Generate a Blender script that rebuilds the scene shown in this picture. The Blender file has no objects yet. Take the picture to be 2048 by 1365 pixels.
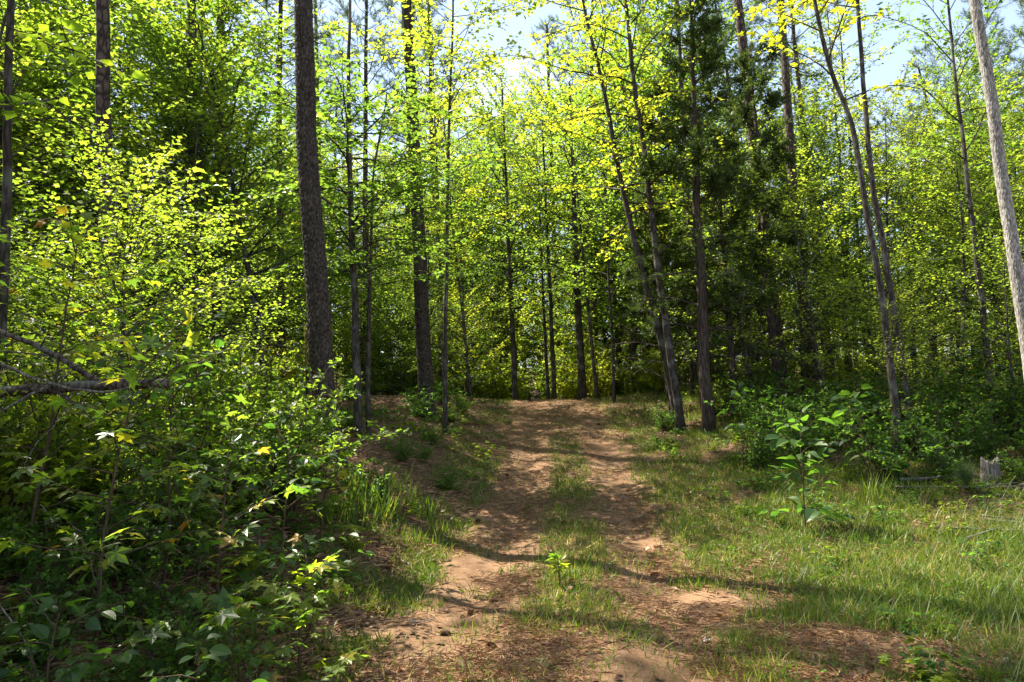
import bpy, math, random
import numpy as np
from mathutils import Matrix, Vector

# ------------------------------------------------------------------ camera, sky, sun, exposure
PITCH, ROLL, CAMZ, FPX = math.radians(5.7), math.radians(1.5), 1.6, 1365.0
SUN_AZ, SUN_EL = math.radians(57.0), math.radians(57.0)      # azimuth measured from +Y towards -X
sc = bpy.context.scene
col = sc.collection
cam_d = bpy.data.cameras.new('camera')
cam_d.sensor_width = 36.0
cam_d.lens = 24.0
cam_d.clip_start, cam_d.clip_end = 0.05, 2000.0
cam = bpy.data.objects.new('camera', cam_d)
col.objects.link(cam)
CAM_M = (Matrix.Translation((0, 0, CAMZ)) @ Matrix.Rotation(math.pi / 2 + PITCH, 4, 'X')
         @ Matrix.Rotation(-ROLL, 4, 'Z'))
cam.matrix_world = CAM_M
sc.camera = cam

world = bpy.data.worlds.new('World')
sc.world = world
world.use_nodes = True
wn, wl = world.node_tree.nodes, world.node_tree.links
wn.clear()
w_out = wn.new('ShaderNodeOutputWorld')
w_bg = wn.new('ShaderNodeBackground')
w_bg.inputs['Strength'].default_value = 0.075
w_sky = wn.new('ShaderNodeTexSky')
w_sky.sky_type = 'NISHITA'
w_sky.sun_disc = False
w_sky.sun_elevation = SUN_EL
w_sky.sun_rotation = -SUN_AZ
w_sky.air_density, w_sky.dust_density, w_sky.ozone_density = 1.0, 0.6, 1.2
w_tc = wn.new('ShaderNodeTexCoord')
w_map = wn.new('ShaderNodeMapping')
w_map.inputs['Scale'].default_value = (1.0, 1.0, 2.2)
w_map.inputs['Location'].default_value = (3.7, 1.3, .4)
w_noise = wn.new('ShaderNodeTexNoise')
w_noise.inputs['Scale'].default_value = 3.1
w_noise.inputs['Detail'].default_value = 7.0
w_noise.inputs['Roughness'].default_value = 0.55
w_ramp = wn.new('ShaderNodeValToRGB')
w_ramp.color_ramp.elements[0].position = 0.56
w_ramp.color_ramp.elements[0].color = (.16, .16, .16, 1)
w_ramp.color_ramp.elements[1].position = 0.74
w_mix = wn.new('ShaderNodeMix')
w_mix.data_type = 'RGBA'
w_mix.inputs[7].default_value = (8.0, 8.4, 9.0, 1)
wl.new(w_tc.outputs['Generated'], w_map.inputs['Vector'])
wl.new(w_map.outputs['Vector'], w_noise.inputs['Vector'])
wl.new(w_noise.outputs['Fac'], w_ramp.inputs['Fac'])
wl.new(w_ramp.outputs['Color'], w_mix.inputs[0])
wl.new(w_sky.outputs['Color'], w_mix.inputs[6])
wl.new(w_mix.outputs[2], w_bg.inputs['Color'])
wl.new(w_bg.outputs['Background'], w_out.inputs['Surface'])

sun_d = bpy.data.lights.new('sun', 'SUN')
sun_d.energy = 5.0
sun_d.angle = math.radians(0.5)
sun_d.color = (1.0, 0.93, 0.80)
sun = bpy.data.objects.new('sun', sun_d)
col.objects.link(sun)
TO_SUN = Vector((-math.sin(SUN_AZ) * math.cos(SUN_EL), math.cos(SUN_AZ) * math.cos(SUN_EL), math.sin(SUN_EL)))
sun.rotation_euler = TO_SUN.to_track_quat('Z', 'Y').to_euler()
sun.location = (-20, 10, 30)

sc.view_settings.view_transform = 'Standard'
sc.view_settings.look = 'None'
sc.view_settings.gamma = 1.0
sc.view_settings.exposure = 2.02
sc.view_settings.use_curve_mapping = False
sc.render.engine = 'CYCLES'
cy = sc.cycles
cy.max_bounces, cy.diffuse_bounces, cy.glossy_bounces = 6, 4, 1
cy.transmission_bounces, cy.transparent_max_bounces = 4, 4
cy.use_denoising = True
cy.sample_clamp_indirect = 6.0
cy.caustics_reflective = cy.caustics_refractive = False

# ------------------------------------------------------------------ helpers
rng = np.random.default_rng(11)
random.seed(5)
UP = np.array((0.0, 0.0, 1.0))


def sstep(a, b, x):
    t = np.clip((np.asarray(x, float) - a) / (b - a), 0, 1)
    return t * t * (3 - 2 * t)


def vnoise(x, y, seed=0):
    x, y = np.asarray(x, float), np.asarray(y, float)
    xi, yi = np.floor(x), np.floor(y)
    fx, fy = x - xi, y - yi
    fx, fy = fx * fx * (3 - 2 * fx), fy * fy * (3 - 2 * fy)

    def h(i, j):
        v = np.sin(i * 127.1 + j * 311.7 + seed * 74.7) * 43758.5453
        return v - np.floor(v)
    return (h(xi, yi) * (1 - fx) + h(xi + 1, yi) * fx) * (1 - fy) + (h(xi, yi + 1) * (1 - fx) + h(xi + 1, yi + 1) * fx) * fy


def fbm(x, y, seed=0, n=3):
    s, a = 0, 0.5
    for k in range(n):
        s = s + a * vnoise(np.asarray(x) * 2 ** k, np.asarray(y) * 2 ** k, seed + k)
        a *= 0.5
    return s


# ------------------------------------------------------------------ the lie of the land
PY = np.array([-60, 0, 6, 8, 10, 12, 15, 17, 19.5, 22, 26, 35, 50, 80, 120, 400.])
PZ = np.array([-.1, 0, 0, .06, .2, .42, .86, 1.25, 1.76, 1.9, 1.65, 1.2, 1.8, 5., 9., 20.])
TY = np.array([-60, 0, 4, 6, 10, 15, 19, 24, 30, 45, 400.])
TX = np.array([-3, -.1, .25, .45, .9, 1.15, 1.3, 1.2, .2, -6, -160.])


def profile(y):
    y = np.asarray(y, float)
    return sum(np.interp(y + o, PY, PZ) for o in (-1.2, -.6, 0, .6, 1.2)) / 5


def trail_x(y):
    y = np.asarray(y, float)
    return sum(np.interp(y + o, TY, TX) for o in (-2, -1, 0, 1, 2)) / 5


HALF = 1.45


def ground(x, y, micro=True):
    x, y = np.asarray(x, float), np.asarray(y, float)
    d = x - trail_x(y)
    h = profile(y)
    bl = np.interp(y, [-60, 0, 4, 8, 13, 18, 24, 400], [.5, .5, .7, .95, .8, .35, .1, 0])
    h = h + bl * sstep(HALF - .1, HALF + 2.3, -d) + .25 * sstep(4, 12, -d)
    br = np.interp(y, [-60, 8, 13, 20, 30, 400], [0, 0, .35, .3, 0, 0])
    h = h + br * sstep(HALF, HALF + 3.2, d)
    h = h + .10 * (fbm(x * .35 + 7, y * .35, 3) - .45) * sstep(1.0, 3.0, np.abs(d))
    if micro:
        near = np.exp(-((y - 10) / 25) ** 2)
        wob = .12 * (fbm(y * .5, y * 0 + 3, 8) - .45)
        h = h - .05 * near * (np.exp(-((d - .78 - wob) / .26) ** 2) + np.exp(-((d + .78 - wob) / .26) ** 2))
        h = h + .05 * (fbm(x * 1.7, y * 1.7, 21) - .45) + .011 * (fbm(x * 6, y * 6, 31) - .45)
    return h


def ray(px, py):
    v = CAM_M.to_3x3() @ Vector(((px - 1024) / FPX, (682.5 - py) / FPX, -1))
    return np.array(v)


def at(px, py, depth):
    v = ray(px, py)
    return np.array((0, 0, CAMZ)) + v * (depth / v[1])


def on_ground(px, py):
    v = ray(px, py)
    for t in np.arange(2.0, 60, .05):
        p = np.array((0, 0, CAMZ)) + v * t
        if p[2] <= float(ground(p[0], p[1])):
            return p
    return np.array((0, 0, CAMZ)) + v * 60


# ------------------------------------------------------------------ materials
def new_mat(name):
    m = bpy.data.materials.new(name)
    m.use_nodes = True
    m.node_tree.nodes.clear()
    return m, m.node_tree.nodes, m.node_tree.links


def ramp(n, stops):
    r = n.new('ShaderNodeValToRGB')
    e = r.color_ramp.elements
    while len(e) < len(stops):
        e.new(0.5)
    for el, (p, c) in zip(e, stops):
        el.position = p
        el.color = (*c, 1)
    return r


def leaf_mat(name, stops, trans=.62, tint=(3.0, 3.0, 1.3), gloss=.35, obj_amt=.5, rough=.45):
    """thin leaf: reflects on one side, glows when lit from behind"""
    m, n, l = new_mat(name)
    out = n.new('ShaderNodeOutputMaterial')
    at_ = n.new('ShaderNodeAttribute')
    at_.attribute_name = 'rnd'
    oi = n.new('ShaderNodeObjectInfo')
    mx = n.new('ShaderNodeMix')
    mx.inputs[0].default_value = obj_amt
    l.new(at_.outputs['Fac'], mx.inputs[2])
    l.new(oi.outputs['Random'], mx.inputs[3])
    r = ramp(n, stops)
    l.new(mx.outputs[0], r.inputs['Fac'])
    p = n.new('ShaderNodeBsdfPrincipled')
    p.inputs['Roughness'].default_value = rough
    p.inputs['Specular IOR Level'].default_value = gloss
    l.new(r.outputs['Color'], p.inputs['Base Color'])
    t = n.new('ShaderNodeBsdfTranslucent')
    mul = n.new('ShaderNodeMix')
    mul.data_type, mul.blend_type = 'RGBA', 'MULTIPLY'
    mul.inputs[0].default_value = 1.0
    mul.inputs[7].default_value = (*tint, 1)
    l.new(r.outputs['Color'], mul.inputs[6])
    l.new(mul.outputs[2], t.inputs['Color'])
    s = n.new('ShaderNodeMixShader')
    s.inputs[0].default_value = trans
    l.new(p.outputs[0], s.inputs[1])
    l.new(t.outputs[0], s.inputs[2])
    l.new(s.outputs[0], out.inputs['Surface'])
    return m


def bark_mat(name, dark, light, sx, sz, bump=.6, lichen=None):
    m, n, l = new_mat(name)
    out = n.new('ShaderNodeOutputMaterial')
    p = n.new('ShaderNodeBsdfPrincipled')
    p.inputs['Roughness'].default_value = .9
    p.inputs['Specular IOR Level'].default_value = .2
    tc = n.new('ShaderNodeTexCoord')
    mp = n.new('ShaderNodeMapping')
    mp.inputs['Scale'].default_value = (sx, sx, sz)
    l.new(tc.outputs['Object'], mp.inputs['Vector'])
    v = n.new('ShaderNodeTexVoronoi')
    v.feature = 'DISTANCE_TO_EDGE'
    v.inputs['Scale'].default_value = 1.0
    nz = n.new('ShaderNodeTexNoise')
    nz.inputs['Scale'].default_value = 2.3
    nz.inputs['Detail'].default_value = 6
    l.new(mp.outputs['Vector'], nz.inputs['Vector'])
    add = n.new('ShaderNodeMix')
    add.data_type = 'RGBA'
    add.inputs[0].default_value = .25
    l.new(mp.outputs['Vector'], add.inputs[6])
    l.new(nz.outputs['Color'], add.inputs[7])
    l.new(add.outputs[2], v.inputs['Vector'])
    r1 = n.new('ShaderNodeMapRange')
    r1.inputs['From Max'].default_value = .22
    l.new(v.outputs['Distance'], r1.inputs['Value'])
    mixf = n.new('ShaderNodeMath')
    mixf.operation = 'MULTIPLY'
    l.new(r1.outputs['Result'], mixf.inputs[0])
    l.new(nz.outputs['Fac'], mixf.inputs[1])
    r = ramp(n, [(0, dark), (.55, light), (1, tuple(min(1, c * 1.25) for c in light))])
    l.new(mixf.outputs[0], r.inputs['Fac'])
    if lichen:
        n2 = n.new('ShaderNodeTexNoise')
        n2.inputs['Scale'].default_value = 3.0
        n2.inputs['Detail'].default_value = 8
        l.new(tc.outputs['Object'], n2.inputs['Vector'])
        r2 = ramp(n, [(.52, (0, 0, 0)), (.62, (1, 1, 1))])
        l.new(n2.outputs['Fac'], r2.inputs['Fac'])
        mm = n.new('ShaderNodeMix')
        mm.data_type = 'RGBA'
        mm.inputs[7].default_value = (*lichen, 1)
        l.new(r2.outputs['Color'], mm.inputs[0])
        l.new(r.outputs['Color'], mm.inputs[6])
        l.new(mm.outputs[2], p.inputs['Base Color'])
    else:
        l.new(r.outputs['Color'], p.inputs['Base Color'])
    b = n.new('ShaderNodeBump')
    b.inputs['Strength'].default_value = bump
    b.inputs['Distance'].default_value = .02
    l.new(mixf.outputs[0], b.inputs['Height'])
    l.new(b.outputs['Normal'], p.inputs['Normal'])
    l.new(p.outputs[0], out.inputs['Surface'])
    return m


def plate_mat(name, stops):
    """bark whose plates are modelled: colour follows how far a plate stands out of the furrow"""
    m, n, l = new_mat(name)
    out = n.new('ShaderNodeOutputMaterial')
    p = n.new('ShaderNodeBsdfPrincipled')
    p.inputs['Roughness'].default_value = .9
    p.inputs['Specular IOR Level'].default_value = .2
    at_ = n.new('ShaderNodeAttribute')
    at_.attribute_name = 'rnd'
    tc = n.new('ShaderNodeTexCoord')
    mp = n.new('ShaderNodeMapping')
    mp.inputs['Scale'].default_value = (1, 1, .35)
    l.new(tc.outputs['Object'], mp.inputs['Vector'])
    nz = n.new('ShaderNodeTexNoise')
    nz.inputs['Scale'].default_value = 42
    nz.inputs['Detail'].default_value = 5
    l.new(mp.outputs['Vector'], nz.inputs['Vector'])
    mx = n.new('ShaderNodeMix')
    mx.inputs[0].default_value = .45
    l.new(at_.outputs['Fac'], mx.inputs[2])
    l.new(nz.outputs['Fac'], mx.inputs[3])
    r = ramp(n, stops)
    l.new(mx.outputs[0], r.inputs['Fac'])
    l.new(r.outputs['Color'], p.inputs['Base Color'])
    b = n.new('ShaderNodeBump')
    b.inputs['Strength'].default_value = .6
    b.inputs['Distance'].default_value = .008
    l.new(nz.outputs['Fac'], b.inputs['Height'])
    l.new(b.outputs['Normal'], p.inputs['Normal'])
    l.new(p.outputs[0], out.inputs['Surface'])
    return m


def soil_mat(name, stops, scale, fine, spots):
    m, n, l = new_mat(name)
    out = n.new('ShaderNodeOutputMaterial')
    p = n.new('ShaderNodeBsdfPrincipled')
    p.inputs['Roughness'].default_value = .95
    p.inputs['Specular IOR Level'].default_value = .15
    tc = n.new('ShaderNodeTexCoord')
    a = n.new('ShaderNodeTexNoise')
    a.inputs['Scale'].default_value = scale
    a.inputs['Detail'].default_value = 8
    a.inputs['Roughness'].default_value = .65
    b = n.new('ShaderNodeTexNoise')
    b.inputs['Scale'].default_value = fine
    b.inputs['Detail'].default_value = 6
    b.inputs['Roughness'].default_value = .7
    for q in (a, b):
        l.new(tc.outputs['Object'], q.inputs['Vector'])
    mx = n.new('ShaderNodeMix')
    mx.inputs[0].default_value = .5
    l.new(a.outputs['Fac'], mx.inputs[2])
    l.new(b.outputs['Fac'], mx.inputs[3])
    r = ramp(n, stops)
    l.new(mx.outputs[0], r.inputs['Fac'])
    v = n.new('ShaderNodeTexVoronoi')
    v.inputs['Scale'].default_value = 38
    l.new(tc.outputs['Object'], v.inputs['Vector'])
    r2 = ramp(n, [(.0, (1, 1, 1)), (.16, (0, 0, 0))])
    l.new(v.outputs['Distance'], r2.inputs['Fac'])
    mm = n.new('ShaderNodeMix')
    mm.data_type = 'RGBA'
    mm.inputs[7].default_value = (*spots, 1)
    l.new(r2.outputs['Color'], mm.inputs[0])
    l.new(r.outputs['Color'], mm.inputs[6])
    l.new(mm.outputs[2], p.inputs['Base Color'])
    bp = n.new('ShaderNodeBump')
    bp.inputs['Strength'].default_value = .7
    bp.inputs['Distance'].default_value = .03
    l.new(mx.outputs[0], bp.inputs['Height'])
    l.new(bp.outputs['Normal'], p.inputs['Normal'])
    l.new(p.outputs[0], out.inputs['Surface'])
    return m


M = {}
G0, G1, G2, G3 = (.042, .08, .018), (.092, .142, .022), (.15, .185, .026), (.235, .235, .03)
M['leaf'] = leaf_mat('broad_leaf', [(.08, G0), (.38, G1), (.66, G2), (.92, G3)], obj_amt=.58)
M['leaf_star'] = leaf_mat('sweetgum_leaf', [(0, (.045, .085, .012)), (.4, (.095, .145, .016)), (.75, (.16, .19, .018)),
                          (.9, (.19, .19, .02)), (.955, (.25, .17, .02)), (.97, (.28, .09, .02)), (1, (.2, .03, .01))],
                          obj_amt=.25)
M['leaf_gold'] = leaf_mat('turning_leaf', [(0, (.11, .15, .015)), (.6, (.19, .20, .018)), (.86, (.27, .23, .02)), (.93, (.32, .16, .02)), (1, (.25, .06, .01))],
                          obj_amt=.2)
M['leaf_herb'] = leaf_mat('herb_leaf', [(0, (.03, .075, .02)), (.5, (.055, .11, .02)), (.9, (.09, .14, .02)), (1, (.16, .15, .02))], obj_amt=.3)
M['leaf_single'] = leaf_mat('sapling_leaf', [(0, (.045, .09, .018)), (.45, (.09, .145, .02)), (.8, (.15, .185, .02)), (.93, (.22, .20, .02)),
                            (.97, (.26, .12, .02)), (1, (.2, .035, .012))], obj_amt=.95, gloss=.6, rough=.36)
M['leaf_bluish'] = leaf_mat('glossy_leaf', [(0, (.04, .09, .03)), (1, (.085, .15, .03))], obj_amt=.9, gloss=.5, rough=.4, tint=(1.7, 1.9, .5))
M['needle'] = leaf_mat('pine_needle', [(0, (.035, .07, .022)), (.6, (.06, .105, .028)), (1, (.12, .14, .03))], trans=.35, tint=(1.5, 1.6, .7), gloss=.4, obj_amt=.4)
M['cedar'] = leaf_mat('cedar_scale', [(0, (.04, .065, .018)), (.7, (.08, .115, .03)), (1, (.15, .17, .045))], trans=.42, tint=(1.3, 1.4, .6), gloss=.2, obj_amt=.3)
M['grass'] = leaf_mat('grass_blade', [(0, (.05, .10, .012)), (.5, (.09, .15, .018)), (.8, (.15, .19, .03)), (.92, (.28, .24, .09)), (1, (.36, .28, .14))],
                      trans=.4, tint=(1.6, 1.6, .6), gloss=.3, obj_amt=0)
M['sedge'] = leaf_mat('sedge_blade', [(0, (.05, .08, .018)), (.5, (.08, .105, .025)), (1, (.17, .135, .06))], trans=.4, tint=(1.5, 1.5, .6), obj_amt=.2)
M['straw'] = leaf_mat('dry_needle', [(0, (.10, .05, .025)), (.5, (.22, .12, .06)), (1, (.38, .25, .14))], trans=.1, tint=(1, 1, 1), gloss=.2, obj_amt=0)
M['litter'] = leaf_mat('dry_leaf', [(0, (.06, .03, .018)), (.5, (.16, .085, .045)), (.85, (.27, .16, .09)), (1, (.36, .27, .2))], trans=.15, tint=(1, .9, .7), gloss=.25, obj_amt=0)
M['pine_bark'] = bark_mat('pine_bark', (.018, .013, .010), (.115, .085, .066), 16, 6.5, .9)
M['pale_bark'] = bark_mat('pale_pine_bark', (.10, .085, .07), (.36, .33, .29), 22, 9, .6, (.42, .40, .36))
M['smooth_bark'] = bark_mat('smooth_bark', (.022, .018, .014), (.075, .062, .05), 26, 5, .5, (.11, .105, .09))
M['cedar_bark'] = bark_mat('cedar_bark', (.025, .018, .014), (.095, .07, .055), 40, 2.5, .6)
M['dead_wood'] = bark_mat('weathered_wood', (.06, .05, .042), (.24, .21, .175), 45, 4, .6)
M['log_bark'] = bark_mat('log_bark', (.03, .022, .018), (.14, .105, .085), 30, 12, .8, (.2, .2, .17))
M['stem'] = bark_mat('green_stem', (.045, .03, .018), (.09, .065, .035), 60, 10, .3)
M['plate_bark'] = plate_mat('plated_pine_bark', [(.22, (.008, .006, .005)), (.42, (.028, .021, .016)), (.6, (.062, .049, .038)), (.85, (.10, .084, .07))])
M['pale_plate'] = plate_mat('pale_plated_bark', [(.2, (.035, .03, .025)), (.42, (.15, .135, .115)), (.62, (.36, .335, .30)), (.85, (.5, .48, .45))])
M['trail'] = soil_mat('trail_dirt', [(.28, (.055, .029, .015)), (.45, (.115, .064, .034)), (.6, (.20, .122, .067)), (.75, (.30, .20, .122))], 2.2, 34, (.2, .11, .06))
M['floor'] = soil_mat('forest_soil', [(.28, (.035, .022, .013)), (.45, (.075, .044, .025)), (.6, (.125, .075, .043)), (.75, (.19, .12, .07))], 3.1, 26, (.07, .042, .025))


# ------------------------------------------------------------------ mesh building
class MB:
    def __init__(self):
        self.v, self.f3, self.f4, self.n = [], [], [], 0
        self.r3, self.r4, self.m3, self.m4 = [], [], [], []

    def add(self, v, f, rnd=None, mat=0):
        v = np.asarray(v, float).reshape(-1, 3)
        f = np.asarray(f, int)
        rnd = np.full(len(f), .5) if rnd is None else np.asarray(rnd, float)
        if f.shape[1] == 3:
            self.f3.append(f + self.n), self.r3.append(rnd), self.m3.append(np.full(len(f), mat))
        else:
            self.f4.append(f + self.n), self.r4.append(rnd), self.m4.append(np.full(len(f), mat))
        self.v.append(v)
        self.n += len(v)

    def stamp(self, tv, tf, pos, R, scale, rnd, mat=0):
        """copies of a small template: pos (N,3), R (N,3,3) with rows = local axes"""
        N, k = len(pos), len(tv)
        if N == 0:
            return
        s = np.asarray(scale, float)
        s = s[:, None, None] if s.ndim == 1 else s
        V = pos[:, None, :] + s * np.einsum('kj,njc->nkc', tv, R)
        F = (tf[None] + (np.arange(N) * k)[:, None, None]).reshape(-1, tf.shape[1])
        self.add(V.reshape(-1, 3), F, np.repeat(rnd, len(tf)), mat)

    def tube(self, pts, rad, sides=6, mat=0, cap=True, disp=None):
        pts, rad = np.asarray(pts, float), np.asarray(rad, float)
        n = len(pts)
        t = np.gradient(pts, axis=0)
        t /= np.linalg.norm(t, axis=1)[:, None] + 1e-9
        ref = np.array((1., 0, 0)) if abs(t[0][0]) < .8 else np.array((0, 1., 0))
        a = ref - (t @ ref)[:, None] * t
        a /= np.linalg.norm(a, axis=1)[:, None] + 1e-9
        b = np.cross(t, a)
        th = np.arange(sides) * 2 * math.pi / sides
        rr = rad[:, None] * np.ones((1, sides))
        if disp is not None:
            rr = rr + disp
        V = pts[:, None] + rr[..., None] * (np.cos(th)[None, :, None] * a[:, None] + np.sin(th)[None, :, None] * b[:, None])
        i = np.arange(n - 1)[:, None] * sides
        j = np.arange(sides)[None]
        j2 = (j + 1) % sides
        F = np.stack([i + j, i + j2, i + sides + j2, i + sides + j], -1).reshape(-1, 4)
        rn = None
        if disp is not None and np.ptp(disp) > 0:
            rn = (disp[:-1] + np.roll(disp[:-1], -1, 1) + disp[1:] + np.roll(disp[1:], -1, 1)).ravel() / 4
            rn = np.clip((rn - disp.min()) / np.ptp(disp), 0, 1)
        self.add(V.reshape(-1, 3), F, rn, mat)
        if cap:
            base = self.n - n * sides
            for k in (0, n - 1):
                ring = base + k * sides + np.arange(sides)
                self.v.append(pts[k][None])
                c = self.n
                self.n += 1
                nx = np.roll(ring, -1)
                f = np.stack([ring, nx, np.full(sides, c)], 1) if k else np.stack([nx, ring, np.full(sides, c)], 1)
                self.f3.append(f), self.r3.append(np.full(sides, .5)), self.m3.append(np.full(sides, mat))

    def mesh(self, name, mats, smooth=True):
        me = bpy.data.meshes.new(name)
        V = np.concatenate(self.v) if self.v else np.zeros((0, 3))
        f3 = np.concatenate(self.f3) if self.f3 else np.zeros((0, 3), int)
        f4 = np.concatenate(self.f4) if self.f4 else np.zeros((0, 4), int)
        r = np.concatenate(self.r3 + self.r4) if (self.r3 or self.r4) else np.zeros(0)
        mi = np.concatenate(self.m3 + self.m4) if (self.m3 or self.m4) else np.zeros(0)
        me.vertices.add(len(V))
        me.vertices.foreach_set('co', V.astype(np.float32).ravel())
        nl = f3.size + f4.size
        me.loops.add(nl)
        me.loops.foreach_set('vertex_index', np.concatenate([f3.ravel(), f4.ravel()]).astype(np.int32))
        np_ = len(f3) + len(f4)
        me.polygons.add(np_)
        st = np.concatenate([np.arange(len(f3)) * 3, f3.size + np.arange(len(f4)) * 4]).astype(np.int32)
        me.polygons.foreach_set('loop_start', st)
        me.polygons.foreach_set('material_index', mi.astype(np.int32))
        me.polygons.foreach_set('use_smooth', np.full(np_, smooth))
        at_ = me.attributes.new('rnd', 'FLOAT', 'FACE')
        at_.data.foreach_set('value', r.astype(np.float32))
        for m in mats:
            me.materials.append(M[m])
        me.update(calc_edges=True)
        return me


def link(name, data, parent=None, loc=None, kind=None):
    o = bpy.data.objects.new(name, data)
    col.objects.link(o)
    if parent is not None:
        o.parent = parent
    if loc is not None:
        o.location = [float(c) for c in loc]
    if kind:
        o['kind'] = kind
    return o


def tag(o, label, cat, group=None):
    o['label'] = label
    o['category'] = cat
    if group:
        o['group'] = group
    return o


def thing(name, label, cat, loc=(0, 0, 0), rz=0.0, scale=1.0, group=None):
    o = link(name, None, None, loc)
    o.empty_display_size = .2
    o.rotation_euler = (0, 0, rz)
    o.scale = (scale,) * 3
    return tag(o, label, cat, group)


# leaf templates: local y runs along the leaf, z is its upper side
OVAL2 = (np.array([(0, 0, 0), (-.27, .42, .07), (0, 1, -.06), (.27, .42, .07)]), np.array([(0, 2, 1), (0, 3, 2)]))
WIDE2 = (np.array([(0, 0, 0), (-.42, .40, .08), (0, 1, -.08), (.42, .40, .08)]), np.array([(0, 2, 1), (0, 3, 2)]))


def star_leaf(curl=.12, seed=0):
    r = np.random.default_rng(seed)
    v = [(0, .08, 0)]
    ang = [-128, -64, 0, 64, 128]
    lens = [.52, .80, .95, .80, .52]
    v.append((0, 0, 0))
    for k, (a, L) in enumerate(zip(ang, lens)):
        a = math.radians(a + r.uniform(-5, 5))
        L *= r.uniform(.92, 1.08)
        for da, f in ((-.33, .60), (0, 1.0), (.33, .60)):
            q = L * f
            v.append((math.sin(a + da) * q, .08 + math.cos(a + da) * q, -curl * q * q + .05 * abs(math.sin(a)) * (1 - f)))
        if k < 4:
            b = math.radians((ang[k] + ang[k + 1]) / 2)
            v.append((math.sin(b) * .42, .08 + math.cos(b) * .42, .02))
    v = np.array(v)
    f = [(0, i + 1, i) for i in range(1, len(v) - 1)] + [(0, 1, len(v) - 1)]
    return v, np.array(f)


def oval_leaf(w=.3, curl=.15, fold=.09, n=5):
    v, f = [], []
    for i in range(n + 1):
        t = i / n
        q = w * math.sin(math.pi * t ** .8) ** .8 if 0 < t < 1 else 0
        z = -curl * t * t
        v += [(-q, t, z + fold * q / w if q else z), (0, t, z), (q, t, z + fold * q / w if q else z)]
    for i in range(n):
        a, b = i * 3, i * 3 + 3
        f += [(a, a + 1, b + 1), (a, b + 1, b), (a + 1, a + 2, b + 2), (a + 1, b + 2, b + 1)]
    return np.array(v), np.array(f)


STAR = star_leaf()


def frames(d, nrm):
    """rotation rows (x,y,z) with y along d, z near nrm"""
    y = d / (np.linalg.norm(d, axis=1)[:, None] + 1e-9)
    z = nrm - (nrm * y).sum(1)[:, None] * y
    z /= np.linalg.norm(z, axis=1)[:, None] + 1e-9
    return np.stack([np.cross(y, z), y, z], 1)


def path_at(pts, t):
    n = len(pts) - 1
    s = np.clip(np.asarray(t) * n, 0, n - 1e-6)
    i = s.astype(int)
    return pts[i] + (s - i)[..., None] * (pts[i + 1] - pts[i])


def wander(p0, d, L, n, r, bend=.15, lift=0.0):
    pts = [np.array(p0, float)]
    d = np.array(d, float) / np.linalg.norm(d)
    for _ in range(n):
        pts.append(pts[-1] + d * L / n)
        d = d + r.normal(0, bend, 3) + UP * lift
        d /= np.linalg.norm(d)
    return np.array(pts)


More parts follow.
